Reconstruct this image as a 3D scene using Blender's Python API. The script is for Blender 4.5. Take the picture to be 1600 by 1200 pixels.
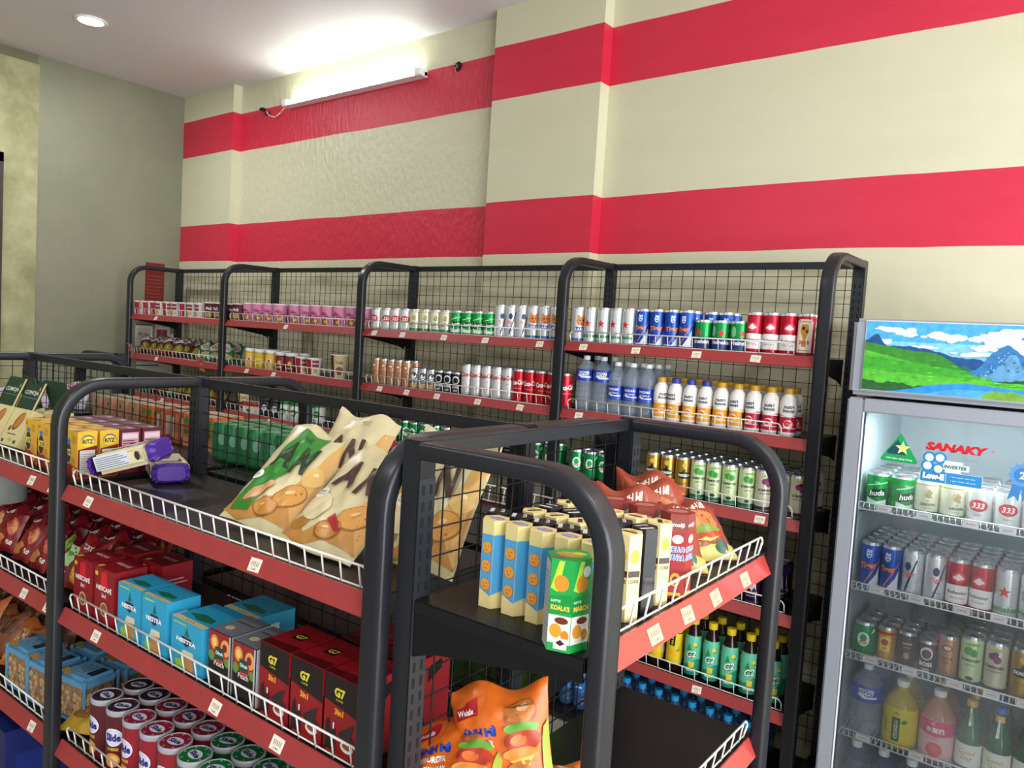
import bpy, bmesh, math, random
from mathutils import Vector, Matrix
from mathutils.geometry import tessellate_polygon
random.seed(7)
PI = math.pi
S = bpy.context.scene
COL = S.collection
for o in list(bpy.data.objects): bpy.data.objects.remove(o)
# ---------------------------------------------------------------- camera
cam = bpy.data.cameras.new('camera'); camo = bpy.data.objects.new('camera', cam); COL.objects.link(camo)
def cam_axes(pit, yaw, rol):
    F = Vector((-math.sin(yaw)*math.cos(pit), math.cos(yaw)*math.cos(pit), math.sin(pit)))
    R = F.cross(Vector((0,0,1))).normalized(); U = R.cross(F)
    return math.cos(rol)*R+math.sin(rol)*U, -math.sin(rol)*R+math.cos(rol)*U, F
cR, cU, cF = cam_axes(math.radians(-3.5903), math.radians(38.3704), math.radians(3.4861))
CAM = Vector((5.5707, -2.9556, 1.576))
mw = Matrix((cR, cU, -cF)).transposed().to_4x4(); mw.translation = CAM
camo.matrix_world = mw
cam.sensor_width = 36; cam.lens = 1199.09*36/1600; cam.clip_start = .02
S.camera = camo
# ---------------------------------------------------------------- view, world and lights
vs = S.view_settings; vs.view_transform = 'Standard'; vs.look = 'None'; vs.gamma = 1; vs.use_curve_mapping = False
vs.exposure = 0.0
w = bpy.data.worlds.new('world'); S.world = w; w.use_nodes = True
w.node_tree.nodes['Background'].inputs[0].default_value = (.86, .93, 1, 1)
w.node_tree.nodes['Background'].inputs[1].default_value = .45
def area(name, loc, rot, sx, sy, power, col=(1,1,1)):
    l = bpy.data.lights.new(name, 'AREA'); l.shape = 'RECTANGLE'; l.size = sx; l.size_y = sy; l.energy = power; l.color = col
    o = bpy.data.objects.new(name, l); COL.objects.link(o); o.location = loc; o.rotation_euler = rot; return o
CEIL = 3.24
area('daylight_shopfront', (8.9, -3.0, 1.6), (0, math.radians(90), 0), 2.9, 5.6, 470, (.93,.97,1))
area('daylight_doorway', (4.6, -6.4, 1.6), (math.radians(90), 0, 0), 6.0, 2.9, 22, (.95,.98,1))
# ---------------------------------------------------------------- helpers
def lin(h):
    h = h.lstrip('#'); c = [int(h[i:i+2],16)/255 for i in (0,2,4)]
    return [x/12.92 if x <= .04045 else ((x+.055)/1.055)**2.4 for x in c]
MATS = {}
def mat(h, rough=.5, metal=0, spec=.5, noise=0, nscale=30, bump=0, trans=0, alpha=1, emit=0, ior=1.45, coat=0):
    key = (h, rough, metal, spec, noise, nscale, bump, trans, alpha, emit, coat)
    if key in MATS: return MATS[key]
    m = bpy.data.materials.new('paint_'+h.lstrip('#')); m.use_nodes = True; nt = m.node_tree; b = nt.nodes['Principled BSDF']
    c = lin(h); b.inputs['Base Color'].default_value = (*c, 1); b.inputs['Roughness'].default_value = rough
    b.inputs['Metallic'].default_value = metal; b.inputs['Specular IOR Level'].default_value = spec
    b.inputs['Transmission Weight'].default_value = trans; b.inputs['Alpha'].default_value = alpha; b.inputs['IOR'].default_value = ior
    b.inputs['Coat Weight'].default_value = coat
    if emit: b.inputs['Emission Color'].default_value = (*c,1); b.inputs['Emission Strength'].default_value = emit
    if noise or bump:
        tc = nt.nodes.new('ShaderNodeTexCoord'); n = nt.nodes.new('ShaderNodeTexNoise'); n.inputs['Scale'].default_value = nscale; n.inputs['Detail'].default_value = 4
        nt.links.new(tc.outputs['Object'], n.inputs['Vector'])
        if noise:
            r = nt.nodes.new('ShaderNodeMapRange'); r.inputs[1].default_value=.3; r.inputs[2].default_value=.7; r.inputs[3].default_value = 1-noise; r.inputs[4].default_value = 1+noise
            mx = nt.nodes.new('ShaderNodeVectorMath'); mx.operation = 'SCALE'; mx.inputs[0].default_value = c
            nt.links.new(n.outputs['Fac'], r.inputs[0]); nt.links.new(r.outputs[0], mx.inputs['Scale']); nt.links.new(mx.outputs[0], b.inputs['Base Color'])
            if emit: nt.links.new(mx.outputs[0], b.inputs['Emission Color'])
        if bump:
            bp = nt.nodes.new('ShaderNodeBump'); bp.inputs['Strength'].default_value = bump; bp.inputs['Distance'].default_value = .01
            nt.links.new(n.outputs['Fac'], bp.inputs['Height']); nt.links.new(bp.outputs[0], b.inputs['Normal'])
    MATS[key] = m; return m
class G:
    """collects geometry of ONE mesh; T = optional transform applied to what is added"""
    def __init__(s): s.v=[]; s.f=[]; s.m=[]; s.mats=[]; s.sm=[]; s.T=None
    def mi(s, m):
        if m not in s.mats: s.mats.append(m)
        return s.mats.index(m)
    def add(s, vs, fs, m, smooth=False):
        k = len(s.v); i = s.mi(m)
        for p in vs:
            p = Vector(p)
            if s.T is not None: p = s.T @ p
            s.v.append(p)
        for f in fs: s.f.append([a+k for a in f]); s.m.append(i); s.sm.append(smooth)
    def box(s, x0,y0,z0,x1,y1,z1, m):
        s.add([(x0,y0,z0),(x1,y0,z0),(x1,y1,z0),(x0,y1,z0),(x0,y0,z1),(x1,y0,z1),(x1,y1,z1),(x0,y1,z1)],
              [(0,3,2,1),(4,5,6,7),(0,1,5,4),(1,2,6,5),(2,3,7,6),(3,0,4,7)], m)
    def rbox(s, x0,y0,z0,x1,y1,z1, m, r=.002):
        bm = bmesh.new(); bmesh.ops.create_cube(bm, size=1)
        for v in bm.verts: v.co = Vector(((v.co.x+.5)*(x1-x0)+x0, (v.co.y+.5)*(y1-y0)+y0, (v.co.z+.5)*(z1-z0)+z0))
        bmesh.ops.bevel(bm, geom=bm.edges[:], offset=r, segments=2, affect='EDGES'); s.bm(bm, m, False)
    def bm(s, bm, m, smooth=False):
        bm.verts.ensure_lookup_table(); bm.verts.index_update()
        s.add([v.co.copy() for v in bm.verts], [[v.index for v in f.verts] for f in bm.faces], m, smooth); bm.free()
    def lathe(s, prof, m, n=28, c=(0,0,0), cap0=True, cap1=True, smooth=True, ax=1, ay=1):
        vs=[]; fs=[]
        for r,z in prof:
            for k in range(n):
                a = 2*PI*k/n; vs.append((c[0]+ax*r*math.cos(a), c[1]+ay*r*math.sin(a), c[2]+z))
        for i in range(len(prof)-1):
            for k in range(n):
                k2=(k+1)%n; fs.append((i*n+k, i*n+k2, (i+1)*n+k2, (i+1)*n+k))
        s.add(vs, fs, m, smooth)
        if cap0: s.add(vs[:n], [list(range(n))[::-1]], m)
        if cap1: s.add(vs[-n:], [list(range(n))], m)
    def wire(s, p, q, r, m, n=5):
        p=Vector(p); q=Vector(q); d=(q-p).normalized(); a=d.orthogonal().normalized(); b=d.cross(a)
        vs=[]
        for c in (p,q):
            for k in range(n):
                t=2*PI*k/n; vs.append(c+a*r*math.cos(t)+b*r*math.sin(t))
        s.add(vs, [(k,(k+1)%n,n+(k+1)%n,n+k) for k in range(n)]+[list(range(n))[::-1], list(range(n,2*n))], m, True)
    def path(s, pts, prof, side, m, smooth=True, closed_ends=True):
        """sweep 2-D profile (a along in-plane normal, b along constant side vector) along pts"""
        pts=[Vector(p) for p in pts]; side=Vector(side); n=len(prof); vs=[]
        for i,p in enumerate(pts):
            d=(pts[min(i+1,len(pts)-1)]-pts[max(i-1,0)]).normalized(); nn=d.cross(side).normalized()
            for a,b in prof: vs.append(p+nn*a+side*b)
        fs=[(i*n+k, i*n+(k+1)%n, (i+1)*n+(k+1)%n, (i+1)*n+k) for i in range(len(pts)-1) for k in range(n)]
        s.add(vs, fs, m, smooth)
        s.add(vs[:n],[list(range(n))[::-1]],m); s.add(vs[-n:],[list(range(n))],m)
    def tube(s, pts, r, m, n=6):
        pts=[Vector(p) for p in pts]
        for p,q in zip(pts,pts[1:]): s.wire(p,q,r,m,n)
    def decal(s, surf, shapes, h0=.0002, dh=.00008, back=False):
        F, ss, st = surf
        for k, sh in enumerate(shapes):
            bm = shape2d(sh); m = sh[-1]
            h = h0 + k*dh
            for step, ax in ((ss,0),(st,1)):
                if not step or not bm.verts: continue
                lo = min(v.co[ax] for v in bm.verts); hi = max(v.co[ax] for v in bm.verts)
                i = math.floor(lo/step)+1
                while i*step < hi-1e-6:
                    pc = Vector((0,0,0)); pc[ax] = i*step; pn = Vector((0,0,0)); pn[ax] = 1
                    bmesh.ops.bisect_plane(bm, geom=bm.verts[:]+bm.edges[:]+bm.faces[:], dist=1e-7, plane_co=pc, plane_no=pn); i += 1
            bm.verts.index_update()
            vs = [F(v.co.x, v.co.y, h) for v in bm.verts]
            fs = [[v.index for v in f.verts] for f in bm.faces]
            s.add(vs, fs, m, bool(ss)); bm.free()
    def build(s, name, parent=None, loc=None, rot=None, link=True):
        me = bpy.data.meshes.new(name); me.from_pydata([tuple(v) for v in s.v], [], s.f)
        for m in s.mats: me.materials.append(m)
        me.polygons.foreach_set('material_index', s.m); me.polygons.foreach_set('use_smooth', s.sm); me.update()
        o = bpy.data.objects.new(name, me)
        if link: COL.objects.link(o)
        if parent: o.parent = parent
        if loc: o.location = loc
        if rot: o.rotation_euler = rot
        return o
TXT = {}
def text2d(txt, bold=0, shear=0):
    key=(txt,bold,shear)
    if key in TXT: return TXT[key]
    cu = bpy.data.curves.new('t','FONT'); cu.body = txt; cu.resolution_u = 2; cu.offset = bold; cu.shear = shear; cu.space_line = .85; cu.align_x = 'CENTER'
    o = bpy.data.objects.new('t', cu); COL.objects.link(o); dg = bpy.context.evaluated_depsgraph_get()
    me = bpy.data.meshes.new_from_object(o.evaluated_get(dg))
    vs=[(v.co.x,v.co.y) for v in me.vertices]; fs=[list(p.vertices) for p in me.polygons]
    bpy.data.objects.remove(o); bpy.data.curves.remove(cu); bpy.data.meshes.remove(me)
    if not vs: vs=[(0,0),(1,0),(0,1)]; fs=[(0,1,2)]
    x0=min(v[0] for v in vs); x1=max(v[0] for v in vs); y0=min(v[1] for v in vs); y1=max(v[1] for v in vs)
    TXT[key] = ([(v[0]-(x0+x1)/2, v[1]-(y0+y1)/2) for v in vs], fs, x1-x0, y1-y0); return TXT[key]
def shape2d(sh):
    bm = bmesh.new(); k = sh[0]
    if k == 'r': pts=[(sh[1],sh[2]),(sh[3],sh[2]),(sh[3],sh[4]),(sh[1],sh[4])]
    elif k == 'e':
        cx,cy,rx,ry = sh[1:5]; rot = sh[5] if len(sh)>6 else 0; c,n=math.cos(rot),math.sin(rot)
        pts=[(cx+rx*math.cos(a)*c-ry*math.sin(a)*n, cy+rx*math.cos(a)*n+ry*math.sin(a)*c) for a in [2*PI*i/20 for i in range(20)]]
    elif k == 'star':
        cx,cy,r,n = sh[1:5]; pts=[(cx+r*(1 if i%2==0 else .42)*math.sin(PI*i/n), cy+r*(1 if i%2==0 else .42)*math.cos(PI*i/n)) for i in range(2*n)]
    elif k == 'p': pts = sh[1]
    if k == 't':
        # ('t', text, cx, cy, h, {w,rot,bold,shear}, mat)
        o = sh[5] if isinstance(sh[5], dict) else {}
        vs, fs, W, H = text2d(sh[1], o.get('bold',0), o.get('shear',0)); sc = sh[4]/H; sx = (o['w']/W) if 'w' in o else sc
        c,n = math.cos(o.get('rot',0)), math.sin(o.get('rot',0))
        bv=[]
        for x,y in vs:
            x*=sx; y*=sc; bv.append(bm.verts.new((sh[2]+x*c-y*n, sh[3]+x*n+y*c, 0)))
        for f in fs:
            try: bm.faces.new([bv[i] for i in f])
            except ValueError: pass
        return bm
    tri = tessellate_polygon([[Vector((x,y,0)) for x,y in pts]])
    bv=[bm.verts.new((x,y,0)) for x,y in pts]
    area2 = sum(pts[i][0]*pts[(i+1)%len(pts)][1]-pts[(i+1)%len(pts)][0]*pts[i][1] for i in range(len(pts)))
    for t in tri:
        a,b,c = [Vector(pts[i]) for i in t]
        cr = (b-a).x*(c-a).y-(b-a).y*(c-a).x
        t = t if cr > 0 else t[::-1]
        try: bm.faces.new([bv[i] for i in t])
        except ValueError: pass
    return bm
def cyl(rf, step=None):
    """surface of revolution: s = arc length from the front (-Y), t = height; rf radius or function"""
    fn = rf if callable(rf) else (lambda t: rf)
    r0 = fn(.05) if callable(rf) else rf
    def F(s,t,h):
        a = s/r0; r = fn(t)+h; return (r*math.sin(a), -r*math.cos(a), t)
    return (F, r0*.22, step)
def flat(o, u, v):
    o=Vector(o); u=Vector(u).normalized(); v=Vector(v).normalized(); n=u.cross(v)
    return (lambda s,t,h: o+u*s+v*t+n*h, None, None)
def interp(prof):
    ps = sorted([(z,r) for r,z in prof])
    def f(t):
        if t<=ps[0][0]: return ps[0][1]
        for (z0,r0),(z1,r1) in zip(ps,ps[1:]):
            if t<=z1: return r0+(r1-r0)*(t-z0)/max(z1-z0,1e-9)
        return ps[-1][1]
    return f
def tag(o, label=None, cat=None, group=None, kind=None):
    if label: o['label']=label
    if cat: o['category']=cat
    if group: o['group']=group
    if kind: o['kind']=kind
    return o
def empty(name, loc=(0,0,0), rz=0):
    o=bpy.data.objects.new(name,None); COL.objects.link(o); o.location=loc; o.rotation_euler=(0,0,rz); o.empty_display_size=.05; return o
def struct(g, name, **k): return tag(g.build(name, **k), kind='structure')
PROTOS=[]
def proto(o, cat):
    """unlink a finished thing so that placed copies are made from it"""
    o['category']=cat
    for c in [o]+list(o.children_recursive): COL.objects.unlink(c)
    PROTOS.append(o); return o
def put(p, loc, rz=0, label='', group=None, rot=None, rest=True):
    kids = p.children
    r = p.copy(); COL.objects.link(r); r['label']=label
    if group: r['group']=group
    r.location=loc; r.rotation_euler = rot if rot else (0,0,rz)
    if rot and rest:
        m3=r.rotation_euler.to_matrix(); r.location.z -= min((m3@v.co).z for v in r.data.vertices)-.001
    def rec(src, dst):
        for ch in src.children:
            c = ch.copy(); COL.objects.link(c); c.parent = dst; rec(ch, c)
    rec(p, r)
    return r
ORD=['first','second','third','fourth','fifth','sixth','seventh','eighth','ninth','tenth','eleventh','twelfth','thirteenth','fourteenth','fifteenth','sixteenth','seventeenth','eighteenth']
# frames of reference: the island is turned a little against the wall
ISL = Matrix.Translation((3.417,-1.7375,0)) @ Matrix.Rotation(.0291,4,'Z'); ISZ=.0291
# ---------------------------------------------------------------- room shell
def wall_stripe_material():
    m = bpy.data.materials.new('striped_wall_paint'); m.use_nodes=True; nt=m.node_tree; b=nt.nodes['Principled BSDF']; N=nt.nodes.new; L=nt.links.new
    geo=N('ShaderNodeNewGeometry'); sep=N('ShaderNodeSeparateXYZ'); L(geo.outputs['Position'],sep.inputs[0])
    n=N('ShaderNodeTexNoise'); n.inputs['Scale'].default_value=1.3; n.inputs['Detail'].default_value=3; L(geo.outputs['Position'],n.inputs['Vector'])
    wob=N('ShaderNodeMath'); wob.operation='MULTIPLY_ADD'; wob.inputs[1].default_value=.02; L(n.outputs['Fac'],wob.inputs[0]); 
    sub=N('ShaderNodeMath'); sub.operation='SUBTRACT'; L(sep.outputs['Z'],sub.inputs[0]); sub.inputs[1].default_value=.01; L(sub.outputs[0],wob.inputs[2])
    def band(z0,z1):
        a=N('ShaderNodeMath'); a.operation='GREATER_THAN'; L(wob.outputs[0],a.inputs[0]); a.inputs[1].default_value=z0
        c=N('ShaderNodeMath'); c.operation='LESS_THAN'; L(wob.outputs[0],c.inputs[0]); c.inputs[1].default_value=z1
        d=N('ShaderNodeMath'); d.operation='MULTIPLY'; L(a.outputs[0],d.inputs[0]); L(c.outputs[0],d.inputs[1]); return d
    b1=band(1.991,2.26); b2=band(2.78,3.047); s=N('ShaderNodeMath'); s.operation='ADD'; L(b1.outputs[0],s.inputs[0]); L(b2.outputs[0],s.inputs[1])
    # brushed paint: soft vertical streaks
    mp=N('ShaderNodeMapping'); mp.inputs['Scale'].default_value=(1.2,1,5); L(geo.outputs['Position'],mp.inputs['Vector'])
    n2=N('ShaderNodeTexNoise'); n2.inputs['Scale'].default_value=2.2; n2.inputs['Detail'].default_value=5; L(mp.outputs[0],n2.inputs['Vector'])
    red=N('ShaderNodeMixRGB'); red.inputs[1].default_value=(*lin('#c01f3a'),1); red.inputs[2].default_value=(*lin('#d02c46'),1); L(n2.outputs['Fac'],red.inputs[0])
    cr=N('ShaderNodeMixRGB'); cr.inputs[1].default_value=(*lin('#c6c2a2'),1); cr.inputs[2].default_value=(*lin('#cfcbae'),1); L(n2.outputs['Fac'],cr.inputs[0])
    mx=N('ShaderNodeMixRGB'); L(s.outputs[0],mx.inputs[0]); L(cr.outputs[0],mx.inputs[1]); L(red.outputs[0],mx.inputs[2]); 
    low=N('ShaderNodeMath'); low.operation='LESS_THAN'; L(sep.outputs['Z'],low.inputs[0]); low.inputs[1].default_value=1.93
    mp5=N('ShaderNodeMapping'); mp5.inputs['Scale'].default_value=(.8,1,7); L(geo.outputs['Position'],mp5.inputs['Vector'])
    n5=N('ShaderNodeTexNoise'); n5.inputs['Scale'].default_value=2.4; n5.inputs['Detail'].default_value=7; L(mp5.outputs[0],n5.inputs['Vector'])
    r5=N('ShaderNodeMapRange'); r5.inputs[1].default_value=.42; r5.inputs[2].default_value=.68; r5.inputs[4].default_value=.75; L(n5.outputs['Fac'],r5.inputs[0])
    lx=N('ShaderNodeMath'); lx.operation='LESS_THAN'; L(sep.outputs['X'],lx.inputs[0]); lx.inputs[1].default_value=4.75; l2=N('ShaderNodeMath'); l2.operation='MULTIPLY'; L(low.outputs[0],l2.inputs[0]); L(lx.outputs[0],l2.inputs[1])
    m5=N('ShaderNodeMath'); m5.operation='MULTIPLY'; L(l2.outputs[0],m5.inputs[0]); L(r5.outputs[0],m5.inputs[1])
    st=N('ShaderNodeMixRGB'); st.inputs[2].default_value=(*lin('#8f8668'),1); L(m5.outputs[0],st.inputs[0]); L(mx.outputs[0],st.inputs[1]); L(st.outputs[0],b.inputs['Base Color'])
    b.inputs['Roughness'].default_value=.42
    # rough plaster on the recessed part left of the second pier
    n3=N('ShaderNodeTexNoise'); n3.inputs['Scale'].default_value=38; n3.inputs['Detail'].default_value=6
    mp3=N('ShaderNodeMapping'); mp3.inputs['Scale'].default_value=(1,1,.55); L(geo.outputs['Position'],mp3.inputs['Vector']); L(mp3.outputs[0],n3.inputs['Vector'])
    ga=N('ShaderNodeMath'); ga.operation='GREATER_THAN'; L(sep.outputs['X'],ga.inputs[0]); ga.inputs[1].default_value=.47
    gb=N('ShaderNodeMath'); gb.operation='LESS_THAN'; L(sep.outputs['X'],gb.inputs[0]); gb.inputs[1].default_value=2.895
    gm=N('ShaderNodeMath'); gm.operation='MULTIPLY'; L(ga.outputs[0],gm.inputs[0]); L(gb.outputs[0],gm.inputs[1])
    ms=N('ShaderNodeMath'); ms.operation='MULTIPLY_ADD'; L(gm.outputs[0],ms.inputs[0]); ms.inputs[1].default_value=.5; ms.inputs[2].default_value=.05
    bp=N('ShaderNodeBump'); bp.inputs['Distance'].default_value=.012; L(ms.outputs[0],bp.inputs['Strength']); L(n3.outputs['Fac'],bp.inputs['Height']); L(bp.outputs[0],b.inputs['Normal'])
    return m
def mottled(name,c1,c2,scale=2.5,rough=.6,bump=.15,lo=.4,hi=.65):
    m=bpy.data.materials.new(name); m.use_nodes=True; nt=m.node_tree; b=nt.nodes['Principled BSDF']; N=nt.nodes.new; L=nt.links.new
    geo=N('ShaderNodeNewGeometry'); n=N('ShaderNodeTexNoise'); n.inputs['Scale'].default_value=scale; n.inputs['Detail'].default_value=7; n.inputs['Roughness'].default_value=.6; L(geo.outputs['Position'],n.inputs['Vector'])
    r=N('ShaderNodeMapRange'); r.inputs[1].default_value=lo; r.inputs[2].default_value=hi; L(n.outputs['Fac'],r.inputs[0])
    mx=N('ShaderNodeMixRGB'); mx.inputs[1].default_value=(*lin(c1),1); mx.inputs[2].default_value=(*lin(c2),1); L(r.outputs[0],mx.inputs[0]); L(mx.outputs[0],b.inputs['Base Color'])
    b.inputs['Roughness'].default_value=rough
    bp=N('ShaderNodeBump'); bp.inputs['Strength'].default_value=bump; bp.inputs['Distance'].default_value=.01; L(n.outputs['Fac'],bp.inputs['Height']); L(bp.outputs[0],b.inputs['Normal'])
    return m
XL, XR, YF = -.218, 9.0, -6.6
STR = wall_stripe_material()
foot=[(XL-.15,.33),(XL-.15,.111),(.461,.111),(.461,.178),(2.90,.178),(2.90,.107),(3.562,.107),(3.562,.183),(XR,.183),(XR,.33)]
g=G(); n=len(foot)
g.add([(x,y,0) for x,y in foot]+[(x,y,CEIL+.02) for x,y in foot],[(k,(k+1)%n,n+(k+1)%n,n+k) for k in range(n)],STR)
struct(g,'wall_back')
GW = mottled('grey_green_plaster','#74755f','#807f69',1.1,.42,.05)
YW = mottled('patchy_old_plaster','#7c7a52','#a3a07a',3.2,.7,.3)
g=G(); g.box(XL-.15,-.905,0,XL,.115,CEIL+.02,GW); g.box(XL-.15,YF,0,XL+.03,-.905,CEIL-.07,YW); g.box(XL-.15,YF,CEIL-.07,XL+.005,-.905,CEIL+.02,mat('#6a6a50',.7,noise=.1,nscale=6))
struct(g,'wall_left')
g=G(); g.box(XL-.15,YF-.15,-.1,XR,.33,0,mottled('floor_tiles','#8f8a80','#a39e93',4,.3,.02)); struct(g,'floor')
g=G(); g.box(XL-.15,YF-.15,CEIL,XR,.33,CEIL+.12,mat('#ded6d7',.55,noise=.01,nscale=2)); struct(g,'ceiling')
g=G(); g.box(XL-.15,YF-.15,0,1.4,YF,CEIL+.02,YW); g.box(7.8,YF-.15,0,XR,YF,CEIL+.02,YW); g.box(1.4,YF-.15,2.95,7.8,YF,CEIL+.02,YW); struct(g,'wall_front')
# door at the far left edge
dk=mat('#2b2320',.5)
g=G(); g.box(XL+.03,-2.06,0,XL+.075,-2.0,2.55,dk); g.box(XL+.03,-1.175,0,XL+.075,-1.118,2.55,dk); g.box(XL+.03,-2.06,2.49,XL+.075,-1.118,2.55,dk)
g.box(XL+.031,-2.0,0,XL+.045,-1.175,2.49,mat('#4a3a30',.5,noise=.1)); struct(g,'door_1')
# ---------------------------------------------------------------- shelving
BLK=mat('#1b1c21',.34,spec=.5,noise=.08,nscale=60); BLK2=mat('#0c0c0e',.5,spec=.3); PLATE=mat('#101012',.4,spec=.35,noise=.15,nscale=12)
LIPM=mat('#983534',.42,noise=.06,nscale=25); LIPE=mat('#a3362f',.3,noise=.05,nscale=20,coat=.5); WHW=mat('#d6d2ca',.35); SLOT=mat('#050505',.8); TAGM=mat('#e9e0cd',.6); TAGK=mat('#555048',.7); TAGE=mat('#c9ae88',.6)
def oval(a,b,n=16,p=3.2):
    out=[]
    for k in range(n):
        t=2*PI*(k+.5)/n; c,s=math.cos(t),math.sin(t); out.append((a*math.copysign(abs(c)**(2/p),c), b*math.copysign(abs(s)**(2/p),s)))
    return out
PROF=oval(.0150,.0235,20,5)
def frame(parent, x, D, H, sides, zb=0.02, name='frame'):
    g=G(); R=.11
    for sg in sides:                      # bent front post and top arm
        yf=sg*(D+.015); zt=H-.0135; pts=[(x,yf,zb)]+[(x,yf,z) for z in (.4,.8,zt-R)]
        for k in range(1,9):
            a=PI/2*k/8; pts.append((x,yf-sg*R*(1-math.cos(a)),zt-R+R*math.sin(a)))
        pts.append((x,sg*.018,zt)); g.path(pts,PROF,(1,0,0),BLK)
        g.box(x-.02,min(sg*.01,yf),zb,x+.02,max(sg*.01,yf),zb+.06,BLK)      # foot rail
    g.rbox(x-.021,-.02,0.0,x+.021,.02,H+.003,BLK,.003)
    faces=[(-1,)] if sides==(-1,) else [(-1,),(1,)]
    for (sg,) in faces:                   # slotted strip with two columns of slots
        z=.12
        g.box(x-.019,sg*.0205-.0006,.05,x+.019,sg*.0205+.0006,H-.06,mat('#25272c',.4))
        while z<H-.08:
            for dx in (-.009,.009): g.box(x+dx-.0028,sg*.0213-.0005,z,x+dx+.0028,sg*.0213+.0005,z+.016,SLOT)
            z+=.027
    g.build(name,parent)
def mesh_panel(parent,x0,x1,z0,z1,y=0):
    g=G(); r=.0015
    nx=int((x1-x0)/.05); x=x0+((x1-x0)-(nx-1)*.05)/2
    for i in range(nx): g.wire((x+i*.05,y,z0),(x+i*.05,y,z1),r,BLK2,4)
    z=z1-.03
    while z>z0: g.wire((x0,y+.002,z),(x1,y+.002,z),r,BLK2,4); z-=.05
    g.build('wire_mesh_panel',parent)
def rail(parent,x0,x1,z): 
    g=G(); g.rbox(x0,-.008,z-.027,x1,.008,z,BLK,.002); g.build('top_rail',parent)
def shelf(parent,x0,x1,D,zl,sg=-1,tags=(),guard=True,lip=True,e=False,grange=None,tagw=.036,ext=0):
    """zl = top of price strip; plate a little lower"""
    zp=zl-.006; LM=LIPE if e else LIPM
    ys=lambda y: sg*y
    g=G(); a,b=sorted((ys(.018),ys(D-.004))); g.rbox(x0+.003-ext,a,zp-.022,x1-.003+ext,b,zp,PLATE,.002)
    for xb in (x0+.004-ext,x1-.0065+ext):        # side brackets, deep at the rear
        poly=[(.02,-.001),(D-.01,-.001),(D-.005,-.035),(D-.06,-.042),(.07,-.078),(.022,-.095)]
        k=len(poly); vs=[(xb,ys(y),zp+z) for y,z in poly]+[(xb+.0025,ys(y),zp+z) for y,z in poly]
        g.add(vs,[list(range(k)),list(range(2*k-1,k-1,-1))]+[(i,(i+1)%k,k+(i+1)%k,k+i) for i in range(k)],BLK2)
        g.box(xb+(.003 if xb<(x0+x1)/2 else -.006),min(ys(.3),ys(.306)),zp-.03,xb+(.006 if xb<(x0+x1)/2 else -.003),max(ys(.3),ys(.306)),zp-.024,mat('#8a8a86',.4,.8))
    sh=g.build('shelf',parent)
    if lip:
        g=G(); pr=[(D-.003,0),(D,.0),(D+.018,-.036),(D+.015,-.0385),(D-.006,-.004)]
        k=len(pr); vs=[(x0,ys(y),zl+z) for y,z in pr]+[(x1,ys(y),zl+z) for y,z in pr]
        g.add(vs,[list(range(k)),list(range(2*k-1,k-1,-1))]+[(i,(i+1)%k,k+(i+1)%k,k+i) for i in range(k)],LM); g.build('price_strip',sh)
        nrm=Vector((0,sg*.040,.019)).normalized(); dn=Vector((0,sg*.019,-.040)).normalized()
        for t in tags:
            x=x0+t*(x1-x0); g=G(); o=Vector((x,ys(D+.0095),zl-.020))+nrm*.0008; ux=Vector((1,0,0)); w=tagw; hh=.026
            tilt=random.uniform(-.08,.08); ux2=(ux*math.cos(tilt)+dn*math.sin(tilt)).normalized(); dn2=(dn*math.cos(tilt)-ux*math.sin(tilt)).normalized()
            F=flat(o,ux2*(1 if sg<0 else -1),-dn2)
            g.decal(F,[('r',-w/2,-hh/2,w/2,hh/2,TAGE if e else TAGM)]+([('t','|||||',0,.002,.009,{'w':w*.6},TAGK),('t','12.000',0,-.008,.004,{},TAGK)] if not e or 1 else []),.0002,.0003)
            g.build('price_tag',sh)
    if guard:
        g=G(); zt=zl+.042; r=.0019; a=x0+.02; b=x1-.02
        if grange: a,b=grange
        yt=ys(D-.004); yb=ys(D-.012)
        g.tube([(a,yb,zl-.002),(a,yt,zt-.012),(a+.008,yt,zt-.002),(a+.016,yt,zt),(b-.016,yt,zt),(b-.008,yt,zt-.002),(b,yt,zt-.012),(b,yb,zl-.002)],.0024,WHW,6)
        x=a+.04
        while x<b-.02: g.wire((x,yb,zl-.004),(x,yt,zt),r,WHW,5); x+=.05
        g.wire((a,yb,zl+.001),(b,yb,zl+.001),r,WHW,5)
        g.build('wire_guard',sh)
    return sh
# wall run: five frames, four bays
WX=[0,1.2234,2.5039,3.756,4.80]; WD=.348; WZ=[1.568,1.291,1.016,.689,.350]
wall_run=tag(empty('gondola_shelving',(0,0,0)),'tall black wire-backed wall shelving run with red price strips along the striped wall','shelving')
for x in WX: frame(wall_run,x,WD,1.919,(-1,))
TG={(0,0):[.3],(1,0):[.5],(2,0):[.07,.24,.47,.68,.93],(3,0):[.09,.33,.58,.8],(0,1):[.32],(1,1):[.2,.42],(2,1):[.12,.28,.45,.66,.86],(3,1):[.09,.5],(3,2):[.55,.86],(3,3):[.62],(3,4):[.3,.68]}
for i in range(4):
    a,b=WX[i]+.021,WX[i+1]-.021
    mesh_panel(wall_run,a,b,.1,1.895); rail(wall_run,a,b,1.919)
    for j,z in enumerate(WZ):
        gr=None
        if i==3 and j==0: gr=(3.79,4.70)
        if i==3 and j==1: gr=(3.80,4.68)
        if i==3 and j in(2,3): gr=(4.15 if j==2 else 3.8,4.74)
        shelf(wall_run,WX[i]+.022,WX[i+1]-.022,WD,z,tags=TG.get((i,j),[.4]),grange=gr)
    g=G(); g.rbox(a,-.36,.03,b,-.02,.055,PLATE); g.box(a,-.36,.01,b,-.345,.03,BLK); g.build('base_shelf',wall_run)
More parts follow.
